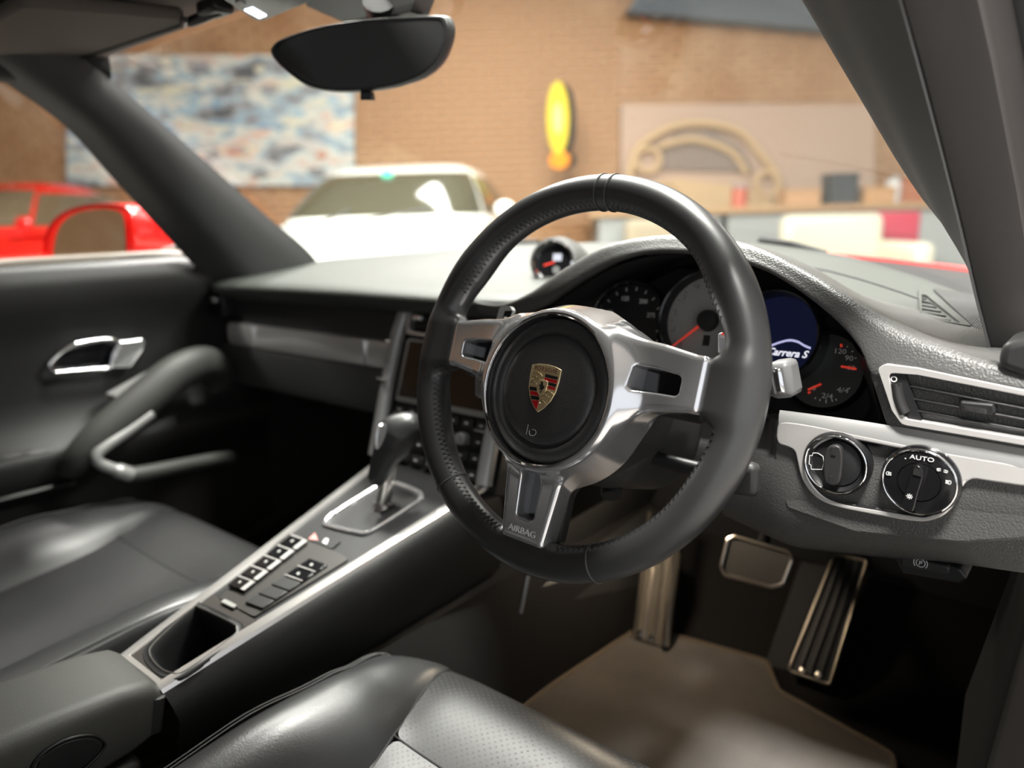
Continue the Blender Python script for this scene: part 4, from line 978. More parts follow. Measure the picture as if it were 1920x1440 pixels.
# seams across the rim
def rimring(ang, off=.0004, a0=-.3, a1=2*pi-.3):
    c, s = cos(ang), sin(ang); o_ = []
    for k in range(40):
        p = 2*pi*k/40
        for it in range(1): pass
        # march outwards to the rim surface
        dr, dz = cos(p), sin(p); t_ = .010
        for _ in range(40):
            rr = RO-RTU+dr*t_; v = float(rimsd(np.array([rr*c]), np.array([rr*s]), np.array([dz*t_]))[0]); t_ -= v
        t_ += off; rr = RO-RTU+dr*t_; o_.append(WP(rr*c, rr*s, dz*t_))
    return o_
for a in (90.2, 86.2, 229.5, 294.0):
    tube('rim_seam', rimring(radians(a)), .00055, M['threaddark'] if a > 200 else M['blackdull'], sw, 6, True)
    tube('rim_seam_edge', rimring(radians(a+.38)), .0005, mat('seam_edge_grey', (.10, .10, .10), .5), sw, 6, True)  # thin paler grey line beside each seam
# lacing along the inner edge of the rim
def lace(a0, a1, n):
    P = []
    for k in range(n+1):
        a = radians(a0+(a1-a0)*k/n); c, s = cos(a), sin(a); ph = radians(180-(46 if k % 2 else 24)); dr, dz = cos(ph), sin(ph); t_ = .01
        for _ in range(14):
            rr = RO-RTU+dr*t_; t_ -= float(rimsd(np.array([rr*c]), np.array([rr*s]), np.array([dz*t_]))[0])
        t_ += .0002; rr = RO-RTU+dr*t_; P.append(WP(rr*c, rr*s, dz*t_))
    tube('rim_lacing', P, .00065, M['threaddark'], sw, 5)
lace(24, 86, 62); lace(91, 156, 66); lace(186, 229, 44); lace(230, 257, 28); lace(282, 294, 12); lace(295, 352, 56)
# crest
CE = (-.002, -.0155)
def CW(x, y, h): return WP(CE[0]+x, CE[1]+y, .0299+h)
def shield(k=1., w_=.0163, t_=.0195, b_=-.0235):
    P = [(-w_, t_-.0025), (-w_*.55, t_-.0006), (0, t_), (w_*.55, t_-.0006), (w_, t_-.0025)]
    R_ = [(w_*1.0, .006), (w_*.93, -.003), (w_*.72, -.0115), (w_*.36, -.0190), (0, b_)]
    P += R_+[(-x, y) for x, y in R_[-2::-1]]
    return [(x*k, y*k) for x, y in P]
cst = prism('crest', [CW(x, y, -.0005) for x, y in shield()], wn*.0016, M['gold'], pad, .0004, 2)
sh = shield(.93)
def inside(poly, x, y):
    c = False; n = len(poly)
    for i in range(n):
        (x1, y1), (x2, y2) = poly[i], poly[i-1]
        if (y1 > y) != (y2 > y) and x < (x2-x1)*(y-y1)/(y2-y1)+x1: c = not c
    return c
def edge_x(y, sg):
    poly = sh; best = 0
    for i in range(len(poly)):
        (x1, y1), (x2, y2) = poly[i], poly[i-1]
        if (y1 > y) != (y2 > y):
            x = (x2-x1)*(y-y1)/(y2-y1)+x1
            if x*sg > best*sg: best = x
    return best
def band(sg, y0, y1, m_):
    a = .0007*sg; pts = [(a, y0), (edge_x(y0, sg)*.96, y0-.0006), (edge_x((y0+y1)/2, sg)*.96, (y0+y1)/2-.0005), (edge_x(y1, sg)*.96, y1-.0004), (a, y1)]
    prism('enamel_stripe', [CW(x, y, .0011) for x, y in pts], wn*.0002, m_, pad)
cst['label'] = 'gold and enamel shield emblem'
for k, (y0, y1) in enumerate(((.0110, .0082), (.0078, .0050), (.0046, .0018), (.0014, -.0010))): band(1, y0, y1, (M['enblack'], M['enred'])[k % 2])
for k, (y0, y1) in enumerate(((-.0020, -.0054), (-.0058, -.0092), (-.0096, -.0130), (-.0134, -.0205))): band(-1, y0, y1, (M['enblack'], M['enred'])[k % 2])
text('lettering', 'PORSCHE', CW(0, .0148, .0012), wx, wy, .0058, mat('crest_brown', (.10, .05, .03), .4), pad, xs=1.02)
agold = mat('pale_gold', (.90, .82, .62), .2, 1.0)
for (cx, cy, rr) in ((-.0076, .0082, .0052), (-.0086, .0042, .0048), (-.0100, .0004, .0040), (.0085, -.0060, .0050), (.0060, -.0102, .0050), (.0040, -.0150, .0038)):
    P = [CW(cx+rr*cos(radians(20+140*k/10)), cy-.001+rr*.62*sin(radians(20+140*k/10)), .0016) for k in range(11)]
    tube('antler', P, .00055, agold, pad, 6)
    for k in range(1, 10, 2): tube('antler_tine', [P[k], P[k]+wy*.0013-wx*.0002*(k-5)*-1], [.0005, .0004], agold, pad, 5)
ins = [(-.0052, .0048), (0, .0054), (.0052, .0048), (.0054, -.001), (.0042, -.0058), (0, -.0090), (-.0042, -.0058), (-.0054, -.001)]
prism('crest_inset', catmull([CW(x, y, .0011) for x, y in ins], 2, True), wn*.0010, M['gold'], pad, .0003, 2)
horse = [(-.0006, -.0062), (.0004, -.0064), (.0010, -.0040), (.0022, -.0026), (.0032, -.0010), (.0030, .0004), (.0016, .0002), (.0010, .0014), (.0006, .0030), (-.0004, .0040), (-.0016, .0034), (-.0024, .0022), (-.0014, .0022), (-.0012, .0010), (-.0026, .0008), (-.0034, -.0008), (-.0026, -.0006), (-.0014, -.0004), (-.0012, -.0018), (-.0022, -.0030), (-.0016, -.0036), (-.0002, -.0026), (.0004, -.0036)]
prism('prancing_horse', [CW(x, y, .0021) for x, y in horse], wn*.0003, M['enblack'], pad)
# embossed horn mark
hm = mat('horn_mark', (.38, .38, .38), .4)
def HM(x, y): return WP(-.004+x, HO-.038+y, .02905)
tube('horn_mark', [HM(-.0062, .0045), HM(-.0062, -.0045)], .00028, hm, pad, 6)
tube('horn_mark', catmull([HM(x, y) for x, y in ((-.0036, -.0002), (-.0030, -.0030), (-.0002, -.0044), (.0028, -.0034), (.0040, -.0008), (.0022, .0012), (-.0010, .0010))], 5), .00028, hm, pad, 6)
# shift paddles behind the spokes
pa = [(947, 578), (966, 576), (968, 582), (952, 622), (925, 640), (928, 610)]
def WPx(px, py, h): return PP(px, py, WC+wn*h, wn)
for nm, pts, m_ in (('shift_paddle', [(934, 612), (943, 580), (950, 575), (963, 576), (967, 583), (955, 622), (930, 640)], M['greytrim']), ('shift_paddle', [(897, 696), (917, 700), (912, 742), (905, 748), (897, 742)], M['greytrim'])):
    o = prism(nm, rounded([WPx(x, y, -.030) for x, y in pts], .0025), wn*.006, m_, sw, .0015, 2)
prism('paddle_face', [WPx(x, y, -.0235) for x, y in ((939, 606), (947, 583), (961, 583), (952, 608))], wn*.0004, M['gloss'], sw)
prism('paddle_mark', [WPx(x, y, -.0229) for x, y in ((945, 594), (951, 594), (950, 600), (948, 600), (948, 597), (945, 597))], wn*.0003, M['white'], sw)
prism('shift_paddle', rounded([WPx(x, y, -.030) for x, y in ((1351, 664), (1351, 628), (1358, 625), (1372, 630), (1372, 668))], .002), wn*.006, mat('paddle_lilac', (.50, .48, .52), .4, .3), sw, .001)
prism('paddle_tip', [WPx(x, y, -.0235) for x, y in ((1351, 633), (1351, 629), (1372, 632), (1372, 637))], wn*.0006, M['white'], sw)
prism('paddle_tip', [WPx(x, y, -.0232) for x, y in ((1353, 628), (1354, 624), (1358, 624), (1359, 628))], wn*.0006, M['redprint'], sw)

# ================================================================== CENTRE STACK
SN = Vector((0, -.94, .34)).normalized(); S0 = Vector((0, .250, .80)); sxv, syv, _ = frame_of(SN)
stk = thing('centre_stack', 'centre stack with vents, dark screen and button rows', 'console', (0, .24, .6))
def SP_(x, z, h=0.): y = .250+(z-.80)*(.08/.22); return Vector((x, y, z))+SN*h
def SPX(px, py, h=0.): return PP(px, py, S0+SN*h, SN)
prism('stack_body', [SP_(-.118, .815, -.002), SP_(.125, .815, -.002), SP_(.125, .575, -.002), SP_(-.118, .575, -.002)], -SN*.03, M['black'], stk)
for sg in (-1, 1):
    P = catmull([SP_(sg*.112, .81, .006), SP_(sg*.116, .76, .010), SP_(sg*.114, .70, .012), SP_(sg*.112, .64, .012), SP_(sg*.112, .585, .010)], 5)
    tube('side_rail', P, [.015]*len(P), M['greytrim'], stk, 12, up=SN, flat=(.75, .8))
    box('rail_joint', SP_(sg*.114, .695, .024), (.026, .0015, .004), M['chrome'], stk, frame=(sxv, syv, SN))
for sg in (-1, 1):
    o_ = [SP_(sg*x, z, .012) for x, z in ((.104, .812), (.012, .818), (.010, .772), (.030, .764), (.098, .766))]
    i_ = [SP_(sg*x, z, .012) for x, z in ((.099, .806), (.017, .812), (.015, .777), (.032, .769), (.094, .771))]
    v = prism('centre_vent', rounded(o_, .006), -SN*.014, M['galv'], stk, .001, 2, holes=[rounded(i_, .004)])
    for k in range(3): box('vent_slat', SP_(sg*.056, .779+k*.0105, .004), (.076, .003, .016), M['black'], v, frame=(sxv, syv, SN))
    box('vent_tab', SP_(sg*.075, .790, .014), (.020, .008, .008), M['polished'], v, .002, frame=(sxv, syv, SN))
prism('screen_frame', rounded([SP_(x, z, .001) for x, z in ((-.096, .760), (.096, .760), (.096, .668), (-.096, .668))], .006), SN*.008, M['greytrim'], stk, .002)
prism('screen', [SP_(x, z, .0092) for x, z in ((-.088, .756), (.088, .756), (.088, .676), (-.088, .676))], SN*.0006, mat('screen_glass', (.022, .017, .015), .12), stk)
random.seed(5)
for r_ in range(4):
    z = .657-r_*.0215
    for k in range(7):
        x = -.084+k*.028
        if r_ == 1 and k in (1, 5):
            revolve('knob', [(0, .016), (.0075, .016), (.009, .013), (.0095, 0)], SP_(x, z, 0), SN, M['polished'], stk, 24); continue
        b = box('button', SP_(x, z, .003), (.022, .012, .006), M['dark'], stk, .0015, frame=(sxv, syv, SN))
        prism('button_mark', [SP_(x+a, z+c_, .0062) for a, c_ in ((-.003, -.0012), (.003, -.0012), (.003, .0012), (-.003, .0012))], SN*.0002, M['white'], b)
        if (r_+k) % 3 == 0: box('button_edge', SP_(x, z-.0065, .005), (.022, .0016, .005), M['chrome'], b, frame=(sxv, syv, SN))

# ================================================================== CENTRE CONSOLE
con = thing('centre_console', 'long sloping centre console with silver edges and buttons', 'console', (0, -.05, .3))
def hw(y): return .051+(y+.255)*(.054/.385)
YC = [-.262+.44*i/24 for i in range(25)]
def CP(x, y, h=0.): return Vector((x, y, conz(y)))+CONN*h
for sg in (-1, 1):
    grid('trim_strip', [[CP(sg*(hw(y)-.016), y, .001), CP(sg*(hw(y)-.0145), y, .0035), CP(sg*(hw(y)-.006), y, .004), CP(sg*(hw(y)-.001), y, .0025), CP(sg*(hw(y)+.001), y, -.003)] for y in YC], M['silver'], con, sharp=30)
    grid('side_panel', [[CP(sg*(hw(y)+.001), y, -.002), CP(sg*(hw(y)+.006), y, -.006), CP(sg*(hw(y)+.011), y, -.016), CP(sg*(hw(y)+.013), y, -.035), Vector((sg*(hw(y)+.010), y, conz(y)-.075-.10*(y+.262))), Vector((sg*(hw(y)-.005), y, conz(y)-.095-.10*(y+.262)))] for y in YC], M['vinyl'], con, sharp=70)
    grid('lower_panel', [[Vector((sg*(hw(y)-.012), y, conz(y)-.085-.10*(y+.262))), Vector((sg*(.082+.03*(y+.6)), y, .402+.02*(y+.26))), Vector((sg*(.098+.04*(y+.6)), y, .392+.02*(y+.26))), Vector((sg*(.112+.05*(y+.6)), y, .37)), Vector((sg*(.118+.06*(y+.6)), y, .27))] for y in [-.75+1.35*i/26 for i in range(27)] ], M['dark'], con, sharp=50)
grid('top_panel', [[CP((hw(y)-.0155)*s, y, .001) for s in (-1, -.5, 0, .5, 1)] for y in [-.150+.328*i/16 for i in range(17)]], M['black'], con)
grid('nose', [[CP(hw(.178)*s, .178, .002) for s in (-1, 0, 1)], [CP(hw(.178)*s*1.02, .20, .006) for s in (-1, 0, 1)]], M['greytrim'], con)
def cpoly(pts, h=0.): return [PC(x, y)+CONN*h for x, y in pts]
tp = [(282, 1232), (292, 1208), (360, 1146), (375, 1142), (438, 1172), (446, 1184), (438, 1198), (352, 1262), (322, 1266), (300, 1256)]
outer = [CP(-(hw(-.187)-.015), -.150, .0015), CP(hw(-.187)-.015, -.150, .0015), CP(hw(-.27)-.004, -.272, .0025), CP(-(hw(-.27)-.004), -.272, .0025)]
TP = catmull(cpoly(tp, .002), 4, True)
prism('rear_trim', rounded([CP(-.046, -.273, .0030), CP(.046, -.273, .0030), CP(.050, -.238, .0030), CP(.036, -.2545, .0030), CP(-.036, -.2545, .0030), CP(-.050, -.238, .0030)], .004), -CONN*.003, M['silver'], con, .0008)
prism('rear_plate', outer, -CONN*.003, mat('plate_brown', (.045, .040, .036), .35), con, .0006, 2, holes=[[(sum(TP, Vector())/len(TP))+(p-sum(TP, Vector())/len(TP))*1.13 for p in TP]])
ctr = sum(TP, Vector())/len(TP)
def insk(k, d): return [ctr+(p-ctr)*k-CONN*d for p in TP]
tr = loft('storage_tray', [insk(1.15, .001), insk(1.13, -.0015), insk(1.0, -.001), insk(.985, -.0015), insk(.95, .001), insk(.93, .012), insk(.90, .05)], M['black'], con, cap='end')
tube('tray_edge', [p for p in insk(.99, -.001)], .0012, mat('tray_rim', (.06, .055, .05), .4), tr, 6, True)
prism('tray_divider', [ctr+(Vector(a)-ctr)*.86-CONN*.006 for a in cpoly([(345, 1248), (425, 1192), (428, 1198), (350, 1256)])], -CONN*.02, M['dark'], tr)
# button decks
bp = prism('button_panel', rounded(cpoly([(412, 1125), (540, 1002), (576, 1012), (640, 1042), (655, 1052), (478, 1160)], .0015), .004), CONN*.0015, mat('console_satin', (.040, .037, .034), .4), con, .0006)
for k in range(5):
    t0, t1 = k/5, (k+.86)/5
    def LR(t, s): a = Vector((430, 1105, 0)); b = Vector((552, 1008, 0)); p = a.lerp(b, t); return (p.x+s*30, p.y+s*11)
    b_ = prism('button', cpoly([LR(t0, 0), LR(t1, 0), LR(t1, 1), LR(t0, 1)], .003), CONN*.0045, M['gloss'], con, .0008)
    prism('button_edge', cpoly([LR(t0, .82), LR(t1, .82), LR(t1, 1.05), LR(t0, 1.05)], .0072), CONN*.0008, M['galv'], b_)
    prism('button_end', cpoly([LR(t1-.015, 0), LR(t1, 0), LR(t1, 1), LR(t1-.015, 1)], .0072), CONN*.0008, M['galv'], b_)
    mk = LR((t0+t1)/2, .42); prism('button_mark', cpoly([(mk[0]-3.5, mk[1]+.5), (mk[0]+1, mk[1]-3), (mk[0]+4, mk[1]-1.5), (mk[0]-.5, mk[1]+2)], .0076), CONN*.0002, mat('mark_grey', (.38, .38, .36), .5), b_)
for k in range(5):
    t0, t1 = k/5, (k+.9)/5
    def RR(t, s): a = Vector((462, 1136, 0)); b = Vector((585, 1052, 0)); p = a.lerp(b, t); return (p.x+s*33, p.y+s*12)
    b_ = prism('button', cpoly([RR(t0, 0), RR(t1, 0), RR(t1, 1), RR(t0, 1)], .003), CONN*.0030, M['dark'] if k < 3 else M['gloss'], con, .0008)
    if k >= 3:
        prism('button_end', cpoly([RR(t0, 0), RR(t0+.012, 0), RR(t0+.012, 1), RR(t0, 1)], .006), CONN*.0008, M['galv'], b_)
        mk = RR((t0+t1)/2, .45); prism('button_mark', cpoly([(mk[0]-3.5, mk[1]+1), (mk[0]-.5, mk[1]-3), (mk[0]+4, mk[1]-2), (mk[0]+1, mk[1]+2.5)], .0062), CONN*.0002, mat('mark_grey', (.38, .38, .36), .5), b_)
b_ = prism('hazard_button', rounded(cpoly([(568, 1012), (586, 1000), (640, 1018), (622, 1034)], .002), .002), CONN*.002, M['black'], con, .0006)
prism('hazard_mark', cpoly([(580, 1016), (592, 1004), (598, 1018)], .0042), CONN*.0003, mat('hazard_pink', (.75, .30, .27), .4), b_)
prism('lock_mark', cpoly([(606, 1022), (612, 1014), (618, 1016), (614, 1026)], .0042), CONN*.0003, M['white'], b_)
prism('pale_slot', rounded(cpoly([(415, 1134), (424, 1129), (446, 1140), (440, 1146)], .003), .001), CONN*.002, mat('slot_pale', (.32, .32, .30), .6), con, .0004)
# shift gate
gp_ = [(606, 984), (622, 966), (705, 914), (728, 904), (745, 906), (786, 922), (794, 932), (786, 944), (706, 996), (686, 1005), (668, 1004), (618, 992)]
GO = catmull(cpoly(gp_, .004), 3, True); gc = sum(GO, Vector())/len(GO)
def gs(k, d): return [gc+(p-gc)*k-CONN*d for p in GO]
loft('gate_frame', [gs(1.0, .003), gs(1.0, 0), gs(.97, -.0012), gs(.91, -.0005), gs(.87, .002), gs(.84, .022)], M['polished'], con, cap=False)
flat('gate_floor', gs(.86, .020), M['dark'], con)
for k in range(4): revolve('gate_letter_lamp', [(0, .0006), (.0022, .0004)], PC(735+k*19, 976-k*13)+CONN*.002, CONN, M['white'], con, 10)
# gear selector
kt = PX(744, 806, 0, .012); kb_ = PX(708, 893, 0, .0); bs = PX(716, 958, 0, 0); bs.z = conz(bs.y)-.008
gs_ = thing('gear_selector', 'black leather gear selector lever with clear silver stem', 'gear lever', bs)
def lev(x, y, z):
    d = caps(x, y, z, kt-Vector((.0, .004, .004)), kb_, .0245, .0135)
    d = smin(d, caps(x, y, z, kt+Vector((.012, .012, .004)), kt-Vector((.0, .0, .018)), .019, .020), .015)
    return d
lo_ = [min(kt[i], kb_[i])-.05 for i in range(3)]; hi_ = [max(kt[i], kb_[i])+.05 for i in range(3)]
sdf('knob', lev, lo_, hi_, .003, M['leather'], gs_)
tube('stem', [bs, bs.lerp(kt, .35), bs.lerp(kt, .70)], [.011, .0095, .009], mat('stem_chrome', (.8, .78, .74), .12, 1.), gs_, 16, flat=(1.25, .8), up=(1, 0, 0))
loft('boot_collar', [[bs+Vector((.020*k*cos(a*pi/12), .026*k*sin(a*pi/12), h+.228*.026*k*sin(a*pi/12))) for a in range(24)] for k, h in ((1.1, -.003), (1.0, .004), (.6, .010), (.4, .018))], M['polished'], gs_)
kl = PX(712, 806, 0, .02); k2 = PX(707, 842, 0, .022)
prism('release_button', catmull([PX(x, y, 0, .024) for x, y in ((706, 800), (718, 794), (722, 806), (712, 834), (703, 842), (701, 828))], 3, True), (.004, 0, 0), M['polished'], gs_, .0015)

# ================================================================== ARMREST
ar = thing('armrest', 'grey padded armrest lid behind the centre console', 'armrest', (0, -.45, .4))
def arm_ring(y, zt, zb, hwid, r):
    P = [Vector((-hwid, y, zb)), Vector((hwid, y, zb)), Vector((hwid, y, zt)), Vector((-hwid, y, zt))]
    return rounded(P, [.006, .006, r, r], 6)
st_ = [(-.262, .486, .470, .044, .006), (-.264, .492, .456, .052, .014), (-.272, .499, .446, .057, .018), (-.30, .506, .440, .0585, .018), (-.36, .512, .436, .059, .018), (-.45, .518, .43, .060, .018), (-.70, .522, .42, .060, .018)]
o = loft('lid', [arm_ring(*s) for s in st_], M['arm'], ar, sharp=60)
box('base_bin', (0, -.52, .39), (.11, .46, .075), M['dark'], ar, .01)
rc = [(118, 1440), (130, 1420), (165, 1395), (200, 1382), (235, 1384), (246, 1398), (250, 1410), (215, 1440), (180, 1465), (120, 1470)]
RC = catmull([PX(x, y, 0, .0605) for x, y in ((60, 1440), (80, 1412), (120, 1388), (165, 1378), (190, 1386), (195, 1402), (160, 1440), (120, 1470), (70, 1470))], 4, True)
tube('latch_rim', RC, .0016, M['black'], ar, 8, True)
prism('latch_recess', [(sum(RC, Vector())/len(RC))+(p-sum(RC, Vector())/len(RC))*.86 for p in RC], (.001, 0, 0), M['black'], ar, .0005)
hb = PX(290, 1345, 0, .05)
tube('hinge', [hb+Vector((0, -.004, -.012)), hb+Vector((0, .004, .022))], .009, M['dark'], ar, 12)

# ================================================================== SEATS
def seat(label, cx, yo, zo, mir=1):
    t = thing('car_seat', label, 'car seat', (cx, yo-.25, .28))
    # v stations from the rear of the cushion to under its front roll: (y, z, corner pull-in)
    vst = [(-.58, -.045, 0), (-.48, -.040, 0), (-.38, -.032, 0), (-.30, -.026, 0), (-.22, -.018, 0), (-.155, -.012, 0), (-.115, -.0065, .002), (-.09, -.006, .004), (-.055, .0, .010), (-.022, .000, .022), (.004, -.008, .036), (.020, -.024, .045), (.026, -.048, .05), (.022, -.085, .052), (.004, -.13, .05), (-.02, -.16, .05)]
    def pt(u, k):                             # u -1..1
        y, z, pull = vst[k]; au = abs(u)
        s = .13+max(0, min(1, (y+.17)/.17))*.058        # seam half width
        eo = .246-.03*max(0, min(1, (y+.02)/.05))
        if au <= .5: x = s*(au/.5)
        elif au <= .9: x = s+(eo-s)*((au-.5)/.4)
        else: x = eo+.006*sin((au-.9)/.1*pi)
        bh = .052*max(0, min(1, (-.0-y)/.22))**.8+.006
        zz = z-.012*(1-(min(au, .5)/.5)**2)*max(0, min(1, (-y)/.3))
        if .5 < au <= .9: q = (au-.5)/.4; zz += bh*sin(pi*min(1, q*.62+.0))-.010*max(0, q-.55)**1
        if au > .9: q = (au-.9)/.1; zz += bh*sin(pi*.62)-.0045-.17*q**1.0*(1 if z > -.03 else .6)
        # crease lines along the seam
        if abs(au-.5) < .02: zz -= .004
        if k == 6 and au < .5: zz -= .005
        yy = y-pull*max(0, (au-.45)/.55)**2*1.6
        return Vector((cx+mir*math.copysign(x, u), yo+yy, zo+zz))
    K = len(vst)
    def strip(nm, us, m_, ks=range(K)):
        ks = list(ks)
        o = grid(nm, [[pt(u, k) for k in ks] for u in us], m_, t, sharp=80, uv=[[(u*.32, vst[k][0]-abs(min(0, vst[k][1]+.02))) for k in ks] for u in us]); subsurf(o, 2); return o
    L = [-.5-.4*i/8 for i in range(9)]+[-.92, -.95, -.975, -1]
    strip('cushion_bolster', L, M['leather']); strip('cushion_bolster', [-u for u in L], M['leather'])
    Cc = [-.5+i/12 for i in range(13)]
    strip('cushion_panel', Cc, M['perf'], range(6, K)); strip('cushion_panel', Cc, M['perf'], range(0, 7))
    for s in (-1, 1):
        tube('seam', [pt(s*.5, k)+Vector((0, 0, -.001)) for k in range(K)], .0018, M['blackdull'], t, 6)
        for q in (.875, .90, .925):
            tube('top_stitch', catmull([pt(s*q, k)+Vector((-.0 if q < .9 else s*mir*.001, 0, .0009)) for k in range(K-4)], 4), .0007, M['seam'], t, 5)
    tube('seam', [pt(u, 6)+Vector((0, 0, -.0005)) for u in Cc], .0016, M['blackdull'], t, 6)
    box('seat_base', (cx, yo-.30, zo-.165), (.44, .52, .10), M['black'], t, .02)
    # backrest
    rows = []
    for k in range(10):
        q = k/9; y = yo-.50-.02*q-.17*q; z = zo-.03+.62*q; rows.append([Vector((cx+s*(.25-.06*q*q), y+.075*abs(s)**3*(1-.5*q), z)) for s in [-1+i/6 for i in range(13)]])
    o = grid('backrest', rows, M['leather'], t, sharp=80); solid(o, .09, 1)
    for s in (-1, 1): box('seat_rail', (cx+s*.17, yo-.28, .288), (.03, .5, .03), M['greytrim'], t, .004)
    return t
seat('black leather driver seat with perforated cushion, in the foreground', .372, .004, .432)
seat('black leather passenger seat beyond the centre console', -.372, .045, .440)

# ================================================================== FLOOR, TUNNEL, PEDALS
def slab(name, rows, m_, label, cat):
    o = grid(name, rows, m_, sharp=50); tag(o, label, cat); return o
FZ = .27
def floorrow(y, z): return [Vector((x, y, z)) for x in [-.70+1.40*i/28 for i in range(29)]]
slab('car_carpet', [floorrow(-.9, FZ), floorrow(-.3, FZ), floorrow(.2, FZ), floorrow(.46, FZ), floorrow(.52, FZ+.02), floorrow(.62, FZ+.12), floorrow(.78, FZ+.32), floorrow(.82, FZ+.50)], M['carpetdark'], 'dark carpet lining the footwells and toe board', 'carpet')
t = thing('floor_mat', 'brown-grey carpet mat with bound edge in the driver footwell', 'floor mat', (.4, .2, FZ))
mp_ = [(.172, -.18), (.178, .20), (.200, .415), (.255, .440), (.40, .46), (.44, .40), (.60, .36), (.64, .10), (.64, -.18)]
MPp = rounded([Vector((x, y, FZ+.003)) for x, y in mp_], .02)
prism('pile', MPp, (0, 0, .008), M['carpet'], t)
tube('binding', [p+Vector((0, 0, .006)) for p in MPp], .005, M['binding'], t, 8, True)
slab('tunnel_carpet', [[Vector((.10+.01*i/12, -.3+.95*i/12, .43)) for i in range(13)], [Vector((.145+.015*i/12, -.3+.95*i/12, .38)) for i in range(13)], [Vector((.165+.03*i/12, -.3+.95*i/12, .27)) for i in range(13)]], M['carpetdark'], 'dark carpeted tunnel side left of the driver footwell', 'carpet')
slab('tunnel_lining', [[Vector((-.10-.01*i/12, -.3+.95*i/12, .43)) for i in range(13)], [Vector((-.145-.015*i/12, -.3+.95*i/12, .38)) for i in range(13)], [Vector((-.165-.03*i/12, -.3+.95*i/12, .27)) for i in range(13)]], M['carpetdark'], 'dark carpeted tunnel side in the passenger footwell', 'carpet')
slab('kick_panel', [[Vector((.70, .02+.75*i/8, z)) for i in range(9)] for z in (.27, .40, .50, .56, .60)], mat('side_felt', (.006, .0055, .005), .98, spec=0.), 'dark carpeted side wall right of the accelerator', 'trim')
slab('passenger_kick_panel', [[Vector((-.675, .18+.5*i/8, z)) for i in range(9)] for z in (.27, .45, .62, .84)], M['blackdull'], 'black side wall at the end of the passenger footwell', 'trim')
o = tube('tunnel_edge_trim', [PX(x, y, 0, .168) for x, y in ((990, 1080), (984, 1110), (976, 1150))], .0025, M['greytrim'], seg=8); tag(o, 'thin grey metal strip on the tunnel carpet', 'trim')
o = box('door_sill', (.735, -.1, .33), (.09, 1.5, .10), mat('side_felt', (0, 0, 0)), bev=.015); tag(o, 'black door sill along the open driver doorway', 'door sill')
def pedal_plate(t, poly, n, m_, th=.006):
    prism('plate', rounded(poly, .004), -Vector(n)*th, m_, t, .0015)
# foot rest
rn = Vector((0, -.80, .60)).normalized(); r0 = PX(1225, 1205, 2, .285)
t = thing('foot_rest', 'silver ribbed foot rest left of the brake pedal', 'foot rest', r0)
def RP(px, py, h=0.): return PP(px, py, r0+rn*h, rn)
steel = mat('pedal_steel', (.62, .56, .48), .3, 1.0)
pedal_plate(t, [RP(1186, 1198), RP(1254, 1216), RP(1274, 1038), RP(1226, 968), RP(1206, 1060)], rn, mat('pedal_brown', (.10, .085, .065), .5))
for a, b, wd in (((1247, 1212), (1272, 960), .0065), ((1189, 1196), (1218, 960), .003), ((1207, 1200), (1236, 970), .0025), ((1224, 1204), (1252, 970), .0025)):
    tube('rib', [RP(*a, .003), RP(*b, .003)], wd, steel, t, 8)
for px, py in ((1202, 1188), (1222, 1198)): revolve('stud', [(0, .006), (.005, .005), (.006, 0)], RP(px, py, .002), rn, M['chrome'], t, 14)
# brake
bn = Vector((0, -.86, .50)).normalized(); b0 = PX(1420, 1055, 1, .40)
t = thing('brake_pedal', 'brake pedal with brown rubber pad and steel rim', 'pedal', b0)
def BPp(px, py, h=0.): return PP(px, py, b0+bn*h, bn)
bp_ = rounded([BPp(x, y) for x, y in ((1353, 1062), (1366, 1010), (1378, 1006), (1482, 1036), (1486, 1050), (1468, 1096), (1446, 1100), (1360, 1078))], .008)
prism('pad', bp_, -bn*.012, mat('pedal_rubber', (.026, .022, .018), .55, bump=('wave', 60, .5, .002)), t, .003)
tube('rim', [p+bn*.001 for p in bp_], .0032, steel, t, 8, True)
tube('arm', [BPp(1420, 1055, -.012), BPp(1420, 1020, -.06)+Vector((0, .05, .03)), BPp(1420, 960, -.10)+Vector((0, .06, .15))], .009, M['black'], t, 10)
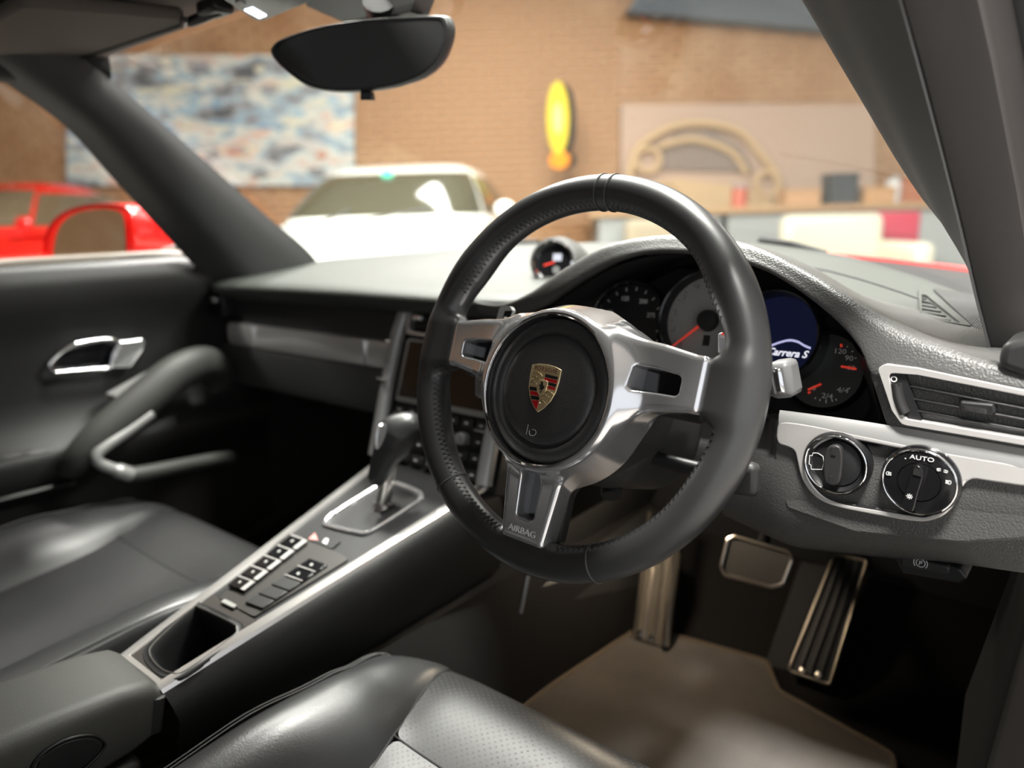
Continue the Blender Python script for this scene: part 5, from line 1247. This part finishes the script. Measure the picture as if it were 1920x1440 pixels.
# accelerator
an = Vector((0, -.74, .67)).normalized(); a0 = PX(1520, 1275, 2, .285)
t = thing('accelerator_pedal', 'long black accelerator pedal with steel edges', 'pedal', a0)
def AP(px, py, h=0.): return PP(px, py, a0+an*h, an)
ap = [AP(1478, 1258), AP(1556, 1285), AP(1626, 1052), AP(1566, 1040)]
prism('pad', ap, -an*.012, M['black'], t, .003)
tube('rim', rounded([p+an*.002 for p in ap], .006), .0026, mat('pedal_dim_steel', (.35, .31, .26), .4, 1.), t, 8, True)
for k in (1, 2, 3): tube('rib', [ap[0].lerp(ap[1], k/4)+an*.002, ap[3].lerp(ap[2], k/4)+an*.002], .0022, M['dark'], t, 6)
for px, py in ((1505, 1258), (1535, 1266)): revolve('stud', [(0, .004), (.004, .003), (.005, 0)], AP(px, py, .002), an, steel, t, 12)
prism('housing', [AP(1430, 1250, -.02), AP(1478, 1262, -.02), AP(1560, 1060, -.02), AP(1500, 1050, -.02)], -an*.02, M['blackdull'], t, .004)
# footwell lamp glowing while the door is open
t = thing('footwell_lamp', 'small warm footwell lamp under the dashboard', 'lamp', (.22, .36, .60))
box('housing', (.22, .36, .607), (.06, .03, .012), M['black'], t, .003)
prism('lens', [Vector((x, y, .6005)) for x, y in ((.195, .348), (.245, .348), (.245, .372), (.195, .372))], (0, 0, -.002), mat('warm_lens', (.9, .8, .6), .5, emit=((1, .82, .60), 150)), t)
# parking-brake switch under the knee bolster
p0 = PX(1730, 1060, 1, .19)
t = thing('parking_brake_switch', 'parking brake switch under the dashboard edge by the driver door', 'switch', p0)
prism('housing', rounded([PX(x, y, 1, .195) for x, y in ((1672, 1042), (1690, 1038), (1800, 1066), (1815, 1085), (1800, 1095), (1690, 1075))], .004), (0, .03, 0), M['black'], t, .002)
prism('rocker', rounded([PX(x, y, 1, .189) for x, y in ((1688, 1042), (1780, 1062), (1778, 1080), (1690, 1062))], .003), (0, .008, 0), M['dark'], t, .0015)
pc_ = PX(1726, 1056, 1, .1885); tube('symbol', [pc_+Vector((.0038*cos(a*pi/10), 0, .0038*sin(a*pi/10))) for a in range(20)], .0004, M['white'], t, 5, True)
text('lettering', 'P', pc_+Vector((0, -.0003, 0)), X_, Z_, .0060, M['white'], t)
for s in (-1, 1): tube('symbol', [pc_+Vector((s*.0058*cos(a), 0, .0058*sin(a))) for a in (-.7, -.35, 0, .35, .7)], .0004, M['white'], t, 5)
